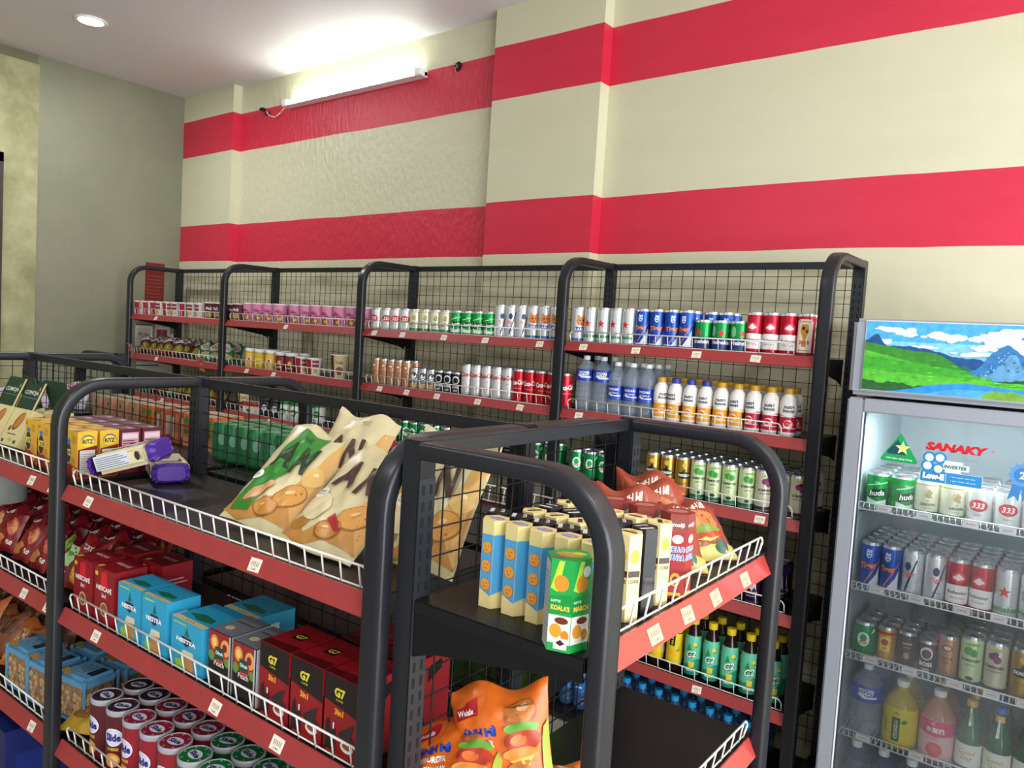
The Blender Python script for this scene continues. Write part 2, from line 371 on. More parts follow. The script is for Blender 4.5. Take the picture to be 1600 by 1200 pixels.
# island run: three frames, two bays, both sides
IX=[-1.2,0,1.2]; ID=.3775; IZ=[1.1195,.7931,.4337]
isl=tag(empty('gondola_shelving',ISL.translation,ISZ),'low double-sided black island shelving with crackers and crisps on its near top shelf','shelving')
for x in IX: frame(isl,x,ID,1.3944,(-1,1))
for i in range(2):
    a,b=IX[i]+.021,IX[i+1]-.021
    mesh_panel(isl,a,b,.1,1.37); rail(isl,a,b,1.3944)
    for j,z in enumerate(IZ):
        tg={(0,0):[.87,.98],(1,0):[.12,.72],(0,1):[.84,.97],(1,1):[.17,.62,.8],(0,2):[.9],(1,2):[.4]}[(i,j)]
        shelf(isl,IX[i]+.022,IX[i+1]-.022,ID-.0,z,-1,tags=tg)
        shelf(isl,IX[i]+.022,IX[i+1]-.022,ID-.0,z,1,tags=[.3],guard=(i==1))
    g=G(); g.rbox(a,-.39,.10,b,.39,.13,PLATE); g.box(a,-.39,.02,b,-.375,.10,BLK); g.build('base_shelf',isl)
# end units at both ends of the island, facing outwards
def end_unit(cx,rz,label,levels,tags,guards):
    p=ISL@Vector((cx,.0055,0)); e=tag(empty('gondola_shelving',p,ISZ+rz),label,'shelving')
    hw=.3645
    for x in (-hw,hw): frame(e,x,.3515,1.3944,(-1,))
    mesh_panel(e,-hw+.021,hw-.021,.1,1.37); rail(e,-hw+.021,hw-.021,1.3944)
    for z,t,gd in zip(levels,tags,guards): shelf(e,-hw+.022,hw-.022,.3515,z,tags=t,e=True,guard=gd is not None,grange=gd,tagw=.042,ext=.042)
    g=G(); g.rbox(-hw+.021,-.36,.10,hw-.021,-.02,.13,PLATE); g.build('base_shelf',e)
    return e
end_unit(1.25,PI/2,'black end shelving unit in the foreground holding hexagonal biscuit boxes',[1.1417,.7402,.35],[[.22,.40,.58,.80],[.5],[.4]],[(-.33,.335),(-.33,.335),None])
end_unit(-1.25,-PI/2,'black end shelving unit at the far left end of the island',[1.1417,.7402,.35],[[.5],[.5],[.5]],[(-.33,.335),(-.33,.335),None])
# ---------------------------------------------------------------- lamps
WHP=mat('#e9e9e6',.4)
def batten(x0,x1,zc,label,rz=0):
    t=tag(empty('tube_lamp',((x0+x1)/2,.178,zc)),label,'lamp'); L=(x1-x0)/2
    g=G(); g.rbox(-L,-.028,-.012,L,0,.016,WHP,.003); g.box(-L,-.06,-.014,L,0,-.011,WHP); g.build('batten_body',t)
    for s in (-1,1):
        g=G(); g.rbox(s*L-(.05 if s>0 else 0),-.065,-.012,s*L+(.05 if s<0 else 0),0,.028,WHP,.004); g.build('end_cap',t)
    g=G(); g.T=Matrix.Translation((0,-.047,.008))@Matrix.Rotation(PI/2,4,'Y'); g.lathe([(.0135,-L+.05),(.0135,L-.05)],mat('#f4fff8',.3,emit=TUBE),16); g.build('glass_tube',t)
    return t
TUBE=42
batten(1.037,2.345,3.022,'lit white tube lamp on the wall where red band meets cream')
batten(5.6,6.9,3.022,'second lit tube lamp further right along the striped wall')
def downlight(x,y,label,power=22):
    t=tag(empty('ceiling_downlight',(x,y,CEIL)),label,'ceiling light')
    g=G(); g.lathe([(.085,0),(.088,-.006),(.08,-.009),(.066,-.006)],WHP,32,cap0=False,cap1=False); g.build('trim_ring',t)
    g=G(); g.lathe([(.066,-.0075),(.001,-.0076)],mat('#f2f6ff',.3,emit=9),32,cap0=False); g.build('diffuser',t)
    l=bpy.data.lights.new('downlight_beam','AREA'); l.shape='DISK'; l.size=.13; l.energy=power; l.color=(.95,.97,1); o=bpy.data.objects.new('downlight_beam',l); COL.objects.link(o); o.location=(x,y,CEIL-.012)
downlight(.753,-.981,'round recessed downlight glowing in the ceiling at upper left')
for k,(x,y) in enumerate([(3.2,-3.6),(6.2,-1.6),(6.2,-4.2)]): downlight(x,y,['round ceiling downlight above the aisle behind the island','round ceiling downlight in front of the drinks fridge','round ceiling downlight near the shop entrance'][k])
# wires at the lamp's left end and a torn hole at its right
g=G(); g.tube([(1.03,.15,3.02),(.97,.155,2.985),(.9,.16,2.965),(.83,.16,2.985),(.79,.165,3.02)],.004,mat('#d8d4c8',.5)); g.tube([(.80,.16,2.99),(.77,.15,3.03),(.75,.15,3.035)],.006,mat('#1a1a1a',.5)); g.rbox(.735,.14,3.028,.775,.17,3.045,mat('#151515',.5),.004); g.tube([(.80,.165,2.99),(.84,.16,3.01)],.005,mat('#1a1a1a',.5))
tag(g.build('loose_lamp_cable'),'white cable with black connector hanging beside the tube lamp','cable')
g=G(); g.lathe([(.028,0),(.024,-.006),(.010,.0)],mat('#2a1a18',.9),9,c=(0,0,0),smooth=False); 
for k in range(3): g.tube([(.0,.0,0),(.02*math.cos(k*2),.012*math.sin(k*2),.012),(.035*math.cos(k*2+.4),.03*math.sin(k*2+.4),.004)],.003,mat('#b08078' if k else '#302020',.6))
tag(g.build('wall_hole_wires',loc=(2.58,.176,3.03),rot=(PI/2,0,0)),'broken hole with wire ends in the red band right of the tube lamp','hole')
# ---------------------------------------------------------------- product builders (prototypes, unlinked; copies are placed)
SIL=mat('#c9cbcd',.28,.85); SILD=mat('#8f9194',.3,.85)
W_='#f2f0ea'
def M(h,r=.38,me=0.0): return mat(h,r,me)
def can(r,h,base,shapes,me=.45,foot=None,label_h=None):
    g=G(); b=mat(base,.3,me)
    prof=[(r*.80,0),(r*.86,.003),(r*.98,.010),(r,.014),(r,h-.014),(r*.97,h-.009),(r*.88,h-.002),(r*.885,h)]
    g.lathe(prof[:3],SIL,26,cap1=False); g.lathe(prof[2:6],mat(foot,.3,me) if foot and False else b,26,cap0=False,cap1=False); g.lathe(prof[5:],SIL,26,cap0=False,cap1=False)
    g.decal(cyl(r),shapes)
    o=g.build('drink_can')
    g=G(); g.lathe([(r*.885,h),(r*.84,h+.0006),(r*.80,h-.003),(.001,h-.0032)],SIL,22,cap0=False,cap1=False)
    g.lathe([(.0085,h-.0028),(.0085,h-.001)],SILD,10,c=(0,-.004,0),ay=1.35); g.lathe([(.007,h-.0030),(.007,h-.0027)],mat('#6f7174',.4,.8),10,c=(0,-.014,0))
    g.build('can_lid',o); return proto(o,'can')
def bnd(r,t0,t1,m): return ('r',-PI*r*.999,t0,PI*r*.999,t1,m)
def T(s,x,y,h,m,**k): return ('t',s,x,y,h,k,m)
R1=.029; H1=.147; R2=.0328; H2=.114; R3=.0262
RED='#c01530'; NAVY='#16306e'; GRN='#0c8a3c'; ORG='#e8743a'
K={}
K['333']=can(R2,H2,'#dcdcda',[bnd(R2,.012,.018,M('#b8b8b8')),('e',0,.062,.025,.017,M('#b3202c')),('e',0,.062,.022,.0145,M('#c8323a')),T('333',0,.062,.016,M(W_),bold=.02,shear=.2)]+[T('Export Beer',0,.035,.004,M('#9a2030'))])
K['saigon']=can(R2,H2,'#d9d8bd',[bnd(R2,.012,.022,M('#1c7a48')),bnd(R2,.098,.101,M('#c7a75a')),('e',-.002,.075,.012,.013,M('#c6bd94')),('p',[(-.012,.066),(.0,.086),(.011,.078),(.006,.068),(.012,.062),(0,.06)],M('#a9996a')),T('BIA',0,.052,.004,M('#3a3a2c')),T('SAIGON',0,.042,.008,M('#262a20'),bold=.02),T('LAGER',0,.031,.004,M('#1c7a48'))],.3)
K['huda']=can(R2,H2,'#0d9a42',[('p',[(-.03,.014),(.03,.014),(.03,.034),(.0,.026),(-.03,.036)],M('#d9ded6')),('p',[(-.024,.036),(.026,.044),(.026,.068),(-.022,.06)],M('#14361f')),T('huda',0,.052,.017,M(W_),bold=.03,shear=.25,rot=.12),T('BIA',0,.085,.006,M('#bfe8c8')),('p',[(-.03,.07),(.03,.085),(.03,.089),(-.03,.074)],M('#a6e0b4'))],.4)
K['crystal']=can(R1,H1,'#d6d9dc',[('p',[(-.012,.02),(-.006,.02),(.022,.12),(.018,.12)],M(NAVY)),('p',[(.0,.03),(.02,.05),(.026,.09),(.012,.07)],M('#c5ccd6')),('e',-.004,.098,.009,.013,M('#26365c')),T('Tiger',0,.072,.017,M('#e06a3a'),bold=.02,shear=.2,rot=.2),T('CRYSTAL',0,.035,.0045,M(NAVY))],.5)
K['larue']=can(R1,H1,'#d3d6d8',[('e',0,.09,.021,.019,M('#d97a2c')),('e',-.013,.108,.006,.007,M('#d97a2c')),('e',.013,.108,.006,.007,M('#d97a2c')),('e',-.006,.093,.003,.004,M('#3c2010')),('e',.007,.093,.003,.004,M('#3c2010')),('p',[(-.006,.077),(.006,.077),(.0,.084)],M('#5a2a14')),('r',-.026,.048,.026,.066,M('#1d55a8')),T('LARUE',0,.057,.012,M(W_),bold=.02,shear=.1),bnd(R1,.012,.02,M('#2a5caa'))],.4)
K['hsilver']=can(R1,H1,'#cfd2d3',[('star',0,.082,.017,5,M('#d0202c')),T('SILVER',-.03,.082,.007,M('#3a4444'),rot=PI/2,bold=.01),T('Heineken',0,.034,.017,M('#14854a'),bold=.035),T('Heineken',PI*R1,.034,.017,M('#14854a'),bold=.035),('star',PI*R1,.082,.017,5,M('#d0202c'))],.5)
K['tiger']=can(R1,H1,'#1c4fae',[('p',[(.0,.014),(.034,.014),(.034,.075),(.024,.05)],M('#d9d8d8')),('p',[(-.01,.02),(-.006,.02),(.036,.1),(.034,.1)],M('#e0762c')),('e',0,.111,.0085,.013,M('#c9d2e6')),('e',-.004,.123,.003,.003,M('#c9d2e6')),('e',.006,.122,.003,.003,M('#c9d2e6')),('e',-.003,.114,.0015,.003,M('#1b2f66')),('e',.004,.114,.0015,.003,M('#1b2f66')),('e',.001,.105,.0035,.0025,M('#1b2f66')),T('Tiger',0,.073,.024,M('#ea7a30'),bold=.04,shear=.15,rot=.1,w=.05),bnd(R1,.012,.016,M('#d8dde6')),T('Tiger',PI*R1,.073,.024,M('#ea7a30'),bold=.04,shear=.15,rot=.1,w=.05)],.45)
K['hgreen']=can(R2,H2,'#149248',[bnd(R2,.012,.052,M('#1b2d72')),('star',0,.068,.015,5,M('#d42a30')),('star',PI*R2,.068,.015,5,M('#d42a30')),T('Heineken',0,.036,.016,M(W_),bold=.03),T('Heineken',PI*R2,.036,.016,M(W_),bold=.03),('e',-.033,.075,.010,.02,M('#76c48e'))],.45)
K['bud']=can(R1,H1,'#b81230',[('p',[(-PI*R1,.02),(PI*R1,.02),(PI*R1,.068),(0,.074),(-PI*R1,.068)],M('#e9e6e4')),('e',0,.095,.019,.017,M('#d23a4a')),('p',[(-.016,.094),(0,.108),(.016,.094),(.0,.086)],M('#f2d9dc')),T('Budweiser',0,.052,.0095,M('#5a1420'),shear=.3,bold=.01),T('KING OF BEERS',0,.036,.004,M('#b81230'))],.4)
K['cup18']=can(R1,H1,'#b81230',[('p',[(-.026,.016),(.026,.016),(.028,.12),(.02,.128),(-.02,.128),(-.028,.12)],M('#e8ddc6')),('p',[(-.014,.09),(-.01,.112),(.01,.112),(.014,.09),(.004,.06),(.008,.036),(-.008,.036),(-.004,.06)],M('#c28a1e')),('e',-.004,.098,.005,.006,M('#20160c')),('e',.007,.088,.004,.006,M('#20160c')),T('Budweiser',0,.121,.007,M('#b81230'),shear=.3),T('2018',0,.05,.013,M('#b81230'),bold=.02),T('Budweiser',0,.024,.006,M('#222'+'222'),shear=.3)],.4)
K['brasil']=can(R1,H1,'#b81230',[('p',[(-.024,.016),(.024,.016),(.026,.118),(0,.13),(-.026,.118)],M('#ece9e0')),('e',0,.096,.018,.018,M('#2a9a4a')),('p',[(-.016,.09),(.014,.102),(.016,.094),(-.01,.082)],M('#f0cf3a')),('e',.004,.09,.007,.006,M('#e8e4d4')),T('BRASIL',0,.062,.013,M('#1f8a3c'),bold=.03),('e',0,.036,.014,.012,M('#2a9a4a')),('p',[(-.012,.036),(0,.045),(.012,.036),(0,.027)],M('#f0cf3a')),T('Budweiser',0,.123,.006,M('#b81230'),shear=.3)],.4)
K['cokew']=can(R1,H1,'#d8d5d2',[T('Coca-Cola',0,.102,.022,M('#b01424'),shear=.35,bold=.04,w=.066,rot=.08),T('Coca-Cola',-PI*R1*.98,.102,.022,M('#b01424'),shear=.35,bold=.04,w=.05),T('light',.01,.075,.007,M('#b81a2a'),shear=.3),bnd(R1,.012,.02,M('#a4a4a6')),T('||||||',-.045,.05,.014,M('#504848'))],.4)
K['coke']=can(R1,H1,'#bd1424',[T('Coca-Cola',0,.09,.022,M(W_),shear=.35,bold=.04,w=.066,rot=.08),T('ORIGINAL TASTE',0,.064,.004,M('#f0d0d0')),('r',.042,.02,.062,.1,M('#dcbcbc')),('r',.046,.024,.058,.045,M('#6a5a5a')),T('Coca-Cola',-PI*R1*.98,.09,.019,M(W_),shear=.35,w=.05)],.35)
K['brown']=can(R3,.135,'#b98a68',[('e',0,.1,.014,.009,M('#7a1f3a')),('e',0,.1,.010,.006,M('#e6c7ae')),T('CÀ PHÊ',0,.07,.008,M('#43241a'),bold=.02),T('SỮA',0,.058,.008,M('#43241a'),bold=.02),T('150ml',0,.028,.004,M('#43241a'))],.35)
K['bossw']=can(R3,.105,'#b9bbbf',[('e',0,.066,.018,.019,M('#20242a')),('e',0,.064,.013,.014,M('#e8e6e2')),('e',.003,.072,.005,.006,M('#20242a')),('r',-.004,.056,.012,.059,M('#20242a')),('r',-.026,.012,.026,.03,M('#c58f45')),T('BOSS',0,.038,.012,M('#16181c'),bold=.03)],.4)
K['bossb']=can(R3,.105,'#16181c',[('e',0,.068,.018,.019,M('#d9d9d9')),('e',0,.066,.013,.014,M('#16181c')),T('BOSS',0,.036,.012,M(W_),bold=.03),('r',-.01,.014,.01,.024,M('#9a9a9a'))],.3)
K['bow']=can(R1,.152,'#b08a32',[('e',0,.085,.027,.013,M('#131313')),T('STRONGBOW',0,.085,.010,M(W_),bold=.03,w=.047),('p',[(-.008,.094),(0,.112),(.006,.104),(.003,.094)],M('#131313')),('e',.002,.122,.011,.009,M('#c9a54c')),T('GOLD APPLE',0,.055,.004,M('#5a430f'))],.6)
K['apple']=can(R1,.152,'#cfdcae',[bnd(R1,.012,.024,M('#1d5c42')),('e',-.006,.11,.013,.012,M('#3c9a3a')),('e',.006,.106,.012,.012,M('#59b04a')),('e',.006,.106,.007,.009,M('#2f8a34')),('p',[(-.018,.13),(-.002,.134),(.02,.136),(.022,.128),(-.01,.124)],M('#7cc04e')),T('SOMERSBY',0,.084,.0085,M('#1e3a28'),bold=.03),T('APPLE',0,.07,.006,M('#2f7a34'),bold=.01),('e',0,.032,.010,.006,M('#1d4a38')),T('cider',0,.058,.003,M('#1e3a28'))],.25)
K['berry']=can(R1,.152,'#cbc8b2',[bnd(R1,.012,.024,M('#3a2a3a')),('e',-.006,.112,.010,.010,M('#7a2a5a')),('e',.007,.104,.010,.011,M('#8f3a6c')),('e',.002,.120,.008,.006,M('#5a2044')),('p',[(-.02,.13),(.0,.136),(.02,.134),(.01,.126)],M('#a8c070')),T('SOMERSBY',0,.082,.0085,M('#2a2430'),bold=.03),T('BLACKBERRY',0,.07,.005,M('#7a2a5a'),bold=.01)],.25)
K['purple']=can(R1,.152,'#2c1038',[bnd(R1,.10,.136,M('#4a1a6a')),('p',[(-.02,.05),(-.012,.11),(-.006,.06),(0,.115),(.004,.058),(.011,.108),(.018,.048),(.01,.062),(.002,.045),(-.008,.06)],M('#d6ccdc')),T('AWAKE',0,.04,.009,M('#e6e0ea'),bold=.02,shear=.2),('r',-.02,.026,.02,.03,M('#a58fb4'))],.4)
K['sting']=can(R1,.14,'#9a1020',[T('Sting',0,.09,.018,M(W_),bold=.04,shear=.3,rot=.2),('p',[(-.02,.05),(.02,.06),(.01,.045)],M('#e9c23a'))],.4)
K['green']=can(R2,H2,'#0f8a44',[('e',0,.062,.018,.022,M('#e2eee2')),('e',0,.066,.010,.012,M('#2c9a55')),T('7UP',0,.05,.010,M('#c8202c'),bold=.03),('p',[(.02,.08),(.03,.1),(.034,.09)],M('#d6ecd6')),('r',-.05,.02,-.03,.09,M('#4ab070'))],.4)
K['lime']=can(R1,H1,'#8cc03a',[('r',-.02,.03,.02,.12,M('#e8f0e0')),T('NIX',0,.085,.02,M('#1a1a1a'),rot=PI/2,bold=.04),bnd(R1,.012,.02,M('#2c6a24'))],.3)
K['yellow']=can(R3,.115,'#d99a16',[('r',-.016,.04,.016,.085,M('#f2c84a')),('e',0,.068,.011,.010,M('#b8281c')),T('247',0,.05,.007,M('#8a1a12'),bold=.03),bnd(R3,.092,.1,M('#a8201c'))],.4)
K['cafe']=can(R3,.115,'#4a2c26',[T('NESCAFÉ',0,.082,.006,M(W_),bold=.02),T('CAFÉ VIỆT',0,.07,.005,M('#e6d2c0'),bold=.01),('e',0,.045,.008,.010,M('#b58a6a'))],.3)
# paper cups, jars, canisters
def cup(r0,r1,h,base,shapes,rim='#e8e4de'):
    g=G(); g.lathe([(r0,0),(r1,h)],mat(base,.5),26); fn=interp([(r0,0),(r1,h)]); g.decal(cyl(fn),shapes,.0006)
    g.lathe([(r1+.0005,h-.003),(r1+.003,h),(r1+.0005,h+.003)],mat(rim,.4),26); o=g.build('noodle_cup')
    g=G(); g.lathe([(r1,h+.0032),(.001,h+.0034)],mat('#d8d0cc',.35,.2),24,cap0=False); g.build('foil_lid',o); return proto(o,'noodle cup')
K['cupw']=cup(.034,.045,.098,'#d9cfcc',[('r',-.034,.008,.0,.092,M('#a01c2c')),('r',.006,.05,.04,.088,M('#7c2030')),T('NGON',.022,.07,.010,M(W_),bold=.02),('e',.022,.03,.014,.012,M('#caa03c')),('r',-.1,.01,-.06,.09,M('#a01c2c'))])
K['cupp']=cup(.034,.045,.112,'#d987ab',[('r',-.12,.008,-.06,.1,M('#ded0da')),T('Hảo',-.008,.072,.018,M('#8a1230'),bold=.03,shear=.2),T('Hảo',.012,.056,.016,M('#8a1230'),bold=.03,shear=.2),('e',.0,.026,.026,.018,M('#9a6232')),('e',.004,.028,.012,.009,M('#d9b25c')),('r',.05,.02,.062,.09,M('#7a1f3c'))])
K['cupd']=cup(.034,.045,.105,'#5e1c28',[T('Phở',0,.07,.02,M(W_),bold=.03),('e',0,.03,.02,.015,M('#c59a4a'))])
K['cupb']=cup(.036,.047,.13,'#c9b388',[('r',-.06,.0,-.02,.13,M('#4a1c18')),T('Café',.01,.09,.014,M('#3a1c14'),bold=.02),('e',.01,.045,.02,.022,M('#7c4a2a'))])
def jar(r,h,base,shapes,lid):
    g=G(); g.lathe([(r*.9,0),(r,.006),(r,h*.74),(r*.9,h*.82),(r*.84,h*.84)],mat(base,.4),26); g.decal(cyl(r),shapes); o=g.build('food_jar')
    g=G(); g.lathe([(r*.97,h*.83),(r*1.0,h*.85),(r*1.0,h*.98),(r*.93,h)],mat(lid,.4),26); g.build('jar_lid',o); return proto(o,'jar')
K['jary']=jar(.041,.12,'#e0b040',[('e',0,.052,.017,.017,M('#f4ead2')),('e',0,.056,.009,.009,M('#c03a2a')),T('Snack',0,.04,.007,M('#7a3a10'),bold=.02),('e',.03,.02,.012,.01,M('#c87a1c'))],'#e4e4e0')
K['jary2']=jar(.041,.12,'#c9a81c',[('r',-.028,.03,.028,.065,M('#e6cc4c')),T('Corn',0,.05,.010,M('#4a5a10'),bold=.02)],'#e4e4e0')
K['jarr']=jar(.038,.115,'#7c1420',[('star',0,.055,.018,8,M('#e0b83a')),T('NGON',0,.028,.008,M(W_),bold=.02),('r',-.04,.02,-.024,.06,M('#c04a4a'))],'#dcdcd8')
K['tinb']=jar(.036,.11,'#20202a',[('e',0,.05,.017,.02,M('#d9d6c8')),T('Malt',0,.05,.009,M('#20202a'),bold=.02)],'#2c2c34')
K['ting']=jar(.036,.11,'#d9dccf',[('e',0,.05,.02,.02,M('#2c9a4a')),T('Milo',0,.05,.010,M(W_),bold=.03)],'#1c7a3c')
# bottles
PET=mat('#a4b2c2',.1,alpha=.33)
def bottle(prof,bm,cap,label=None,shapes=(),shape_on_body=(),ringneck=True,name='drink_bottle'):
    g=G(); g.lathe(prof,bm,28,cap1=False); fn=interp(prof)
    if shape_on_body: g.decal(cyl(fn,.012),list(shape_on_body),.0005)
    o=g.build(name); cr,cz0,cz1,cm=cap
    g=G(); g.lathe([(cr*.96,cz0),(cr,cz0+.001),(cr,cz1-.002),(cr*.9,cz1)],cm,20,smooth=False); g.build('bottle_cap',o)
    if label:
        z0,z1,lm=label; g=G(); zs=[z0+(z1-z0)*k/6 for k in range(7)]; g.lathe([(fn(z)+.0006,z) for z in zs],lm,28,cap0=False,cap1=False); g.decal(cyl(lambda t:fn(t)+.0006,.012),list(shapes)); g.build('bottle_label',o)
    return proto(o,'bottle')
def petprof(r,h,neck=.013,waist=True):
    p=[(r*.75,0),(r*.96,.006)]
    z=.02
    if waist:
        for k in range(4): p+=[(r,z),(r,z+h*.055),(r*.94,z+h*.07)]; z+=h*.09
    p+=[(r,z+.003),(r,h*.70),(r*.93,h*.76),(r*.62,h*.85),(neck*1.05,h*.90),(neck,h*.93),(neck,h*.97)]
    return p
POC=[('r',-.03,.0,.03,.002,M('#2348b0'))]
def pocari(r,h,z0,z1):
    return bottle(petprof(r,h),PET,(.0145,h*.925,h,M('#e9edf0',.35)),(z0,z1,M('#1e3fa8',.3)),
      [T('POCARI',-.002,z0+(z1-z0)*.74,.0095,M(W_),bold=.03,w=.044),T('SWEAT',-.002,z0+(z1-z0)*.52,.0095,M(W_),bold=.03,w=.044),('p',[(-.028,z0+.022),(-.01,z0+.012),(.03,z0+.013),(.03,z0+.02),(.0,z0+.018),(-.02,z0+.026)],M('#d9e4f4')),
       T('POCARI',PI*r-.002,z0+(z1-z0)*.74,.0095,M(W_),bold=.03,w=.044),T('SWEAT',PI*r-.002,z0+(z1-z0)*.52,.0095,M(W_),bold=.03,w=.044)])
K['poc1']=pocari(.0395,.228,.125,.172); K['poc2']=pocari(.0335,.212,.062,.118); K['poc3']=pocari(.046,.225,.115,.165)
def nutri(capc,lab,fruit,fr2):
    p=[(.022,0),(.0278,.006),(.0288,.03),(.0268,.05),(.0263,.07),(.0288,.09),(.0288,.115),(.025,.135),(.0165,.145),(.015,.15)]
    return bottle(p,mat('#e6e4df',.3),(.0165,.148,.168,M(capc,.4)),(.014,.122,M('#e9e7e2',.35)),[('p',[(-.095,.018),(.095,.018),(.095,.07),(.03,.078),(0,.07),(-.03,.078),(-.095,.07)],M(lab,.35)),('e',0,.045,.016,.015,M('#efe9e0')),('e',-.003,.047,.011,.010,M(fruit)),('e',.008,.04,.007,.007,M(fr2)),
       T('nutri',0,.105,.012,M('#2a2c4a'),bold=.03),T('boost',.0,.092,.012,M('#2a2c4a'),bold=.03),('r',.034,.03,.046,.066,M('#2a3050')),('r',-.08,.03,-.05,.09,M('#c9c4bc'))])
K['nug']=nutri('#c99a2c','#e09a20','#e8801c','#f4c050'); K['nub']=nutri('#2c3f9a','#e09a20','#e8801c','#f4c050'); K['nur']=nutri('#c99a2c','#b8203c','#d42a38','#f2a8a8')
TEA=mat('#2c1a14',.08,trans=.35)
K['c2']=bottle([(.022,0),(.030,.006),(.031,.04),(.0295,.08),(.031,.13),(.028,.155),(.020,.18),(.0145,.192),(.014,.2)],TEA,(.0165,.198,.222,M('#e6c81c',.4)),(.012,.158,M('#5fc09a',.3)),
   [('p',[(-.095,.012),(.095,.012),(.095,.06),(.02,.075),(-.02,.05),(-.095,.06)],M('#1c8a6a')),('p',[(-.02,.10),(-.008,.13),(.0,.105)],M('#3a8a3a')),('p',[(.01,.12),(.025,.14),(.02,.115)],M('#3a8a3a')),('e',.012,.128,.008,.007,M('#e6c83c')),T('C2',0,.088,.026,M('#1c3a34'),bold=.08,shear=.25,rot=.2),T('C2',-.001,.089,.024,M(W_),bold=.02,shear=.25,rot=.2),('p',[(-.008,.04),(.01,.04),(.012,.062),(-.01,.062)],M('#d9c83c')),T('FREEZE',0,.03,.008,M(W_),bold=.02,rot=.1),T('C2',.09,.088,.024,M(W_),bold=.02,shear=.25,rot=.2),('e',-.06,.11,.01,.014,M('#c8e6c8'))])
K['teay']=bottle([(.024,0),(.031,.006),(.031,.05),(.029,.09),(.031,.12),(.03,.15),(.02,.185),(.0145,.2),(.014,.21)],TEA,(.016,.205,.226,M('#e2e0d6',.4)),(.03,.178,M('#d9bb20',.3)),
   [('p',[(-.02,.09),(.0,.09),(.004,.165),(-.018,.165)],M('#1c1a14')),T('TRÀ XANH',-.009,.128,.009,M('#e6d040'),rot=PI/2,bold=.02),('e',.0,.07,.016,.012,M('#e6a81c')),('p',[(.006,.08),(.02,.1),(.022,.08)],M('#3a8a2c')),('r',.035,.05,.055,.09,M('#e6e4dc')),('r',.035,.1,.055,.15,M('#b8981c')),('r',-.07,.05,-.045,.15,M('#8a7414'))])
WAT=mat('#3c5c88',.1,alpha=.45)
K['water']=bottle(petprof(.031,.195,.012),WAT,(.0155,.178,.198,M('#1c8ac0',.35)),(.07,.12,M('#2a5c9c',.3)),[T('Aquafina',0,.096,.012,M(W_),bold=.02)])
K['waterf']=bottle(petprof(.036,.24,.012),WAT,(.0155,.222,.243,M('#e4e8ea',.35)),(.11,.15,M('#7c98b4',.3)),[])
K['jugy']=bottle([(.036,0),(.047,.008),(.049,.02),(.049,.115),(.046,.135),(.036,.155),(.02,.172),(.016,.18),(.015,.19)],mat('#c9b22c',.12,trans=.3),(.0175,.186,.204,M('#e9ebe8',.35)),(.014,.128,M('#d9c41c',.3)),
   [('r',-.013,.03,.009,.102,M('#1c4a34')),T('冰\n糖\n雪\n梨',-.002,.066,.062,M('#d9e2b0'),w=.014),T('1L',0,.115,.008,M('#2c2c14'),bold=.02),('p',[(.01,.09),(.022,.1),(.03,.092),(.018,.084)],M('#2c7a3a')),('r',-.034,.05,-.031,.09,M('#5a5a14'))])
K['jugp']=bottle([(.036,0),(.046,.008),(.047,.02),(.047,.115),(.044,.138),(.034,.158),(.02,.176),(.016,.184),(.015,.195)],mat('#c98a68',.12,trans=.3),(.0175,.190,.208,M('#e9ebe8',.35)),(.010,.13,M('#e4b4b8',.3)),
   [('p',[(-.145,.085),(-.03,.085),(0,.08),(.03,.085),(.145,.085),(.145,.128),(-.145,.128)],M('#d9386c')),T('水蜜桃',0,.1,.017,M(W_),bold=.03),T('~C',-.008,.118,.008,M(W_),bold=.02),T('蜜 桃',0,.075,.006,M('#8a4a50')),('e',0,.042,.022,.021,M('#e0404c')),('e',-.003,.046,.014,.013,M('#e65a64'))])
SOJ=mat('#12803c',.08,trans=.55)
K['soju']=bottle([(.028,0),(.033,.005),(.034,.02),(.034,.10),(.032,.115),(.022,.14),(.0135,.165),(.0125,.195),(.0135,.2)],SOJ,(.0145,.192,.21,M('#d9b04c',.35,.3)),(.022,.088,M('#e6e8de',.4)),[T('Good\nDay',0,.055,.034,M('#c9a93c'),bold=.01,shear=.2),('r',.045,.03,.07,.08,M('#c9d6b0'))],[('r',-.006,.14,.006,.19,M('#e4e4dc')),('r',-.003,.15,.003,.175,M('#8a8a84'))])
K['sojub']=bottle([(.028,0),(.033,.005),(.034,.02),(.034,.10),(.032,.115),(.022,.14),(.0135,.165),(.0125,.195),(.0135,.2)],SOJ,(.0145,.196,.212,M('#2c6cc0',.35,.2)),(.022,.088,M('#e6e8de',.4)),[T('Good\nDay',0,.055,.034,M('#c9b23c'),bold=.01,shear=.2)],[('r',-.04,.172,.04,.19,M('#d9b04c')),('r',-.006,.13,.006,.18,M('#e4e4dc'))])
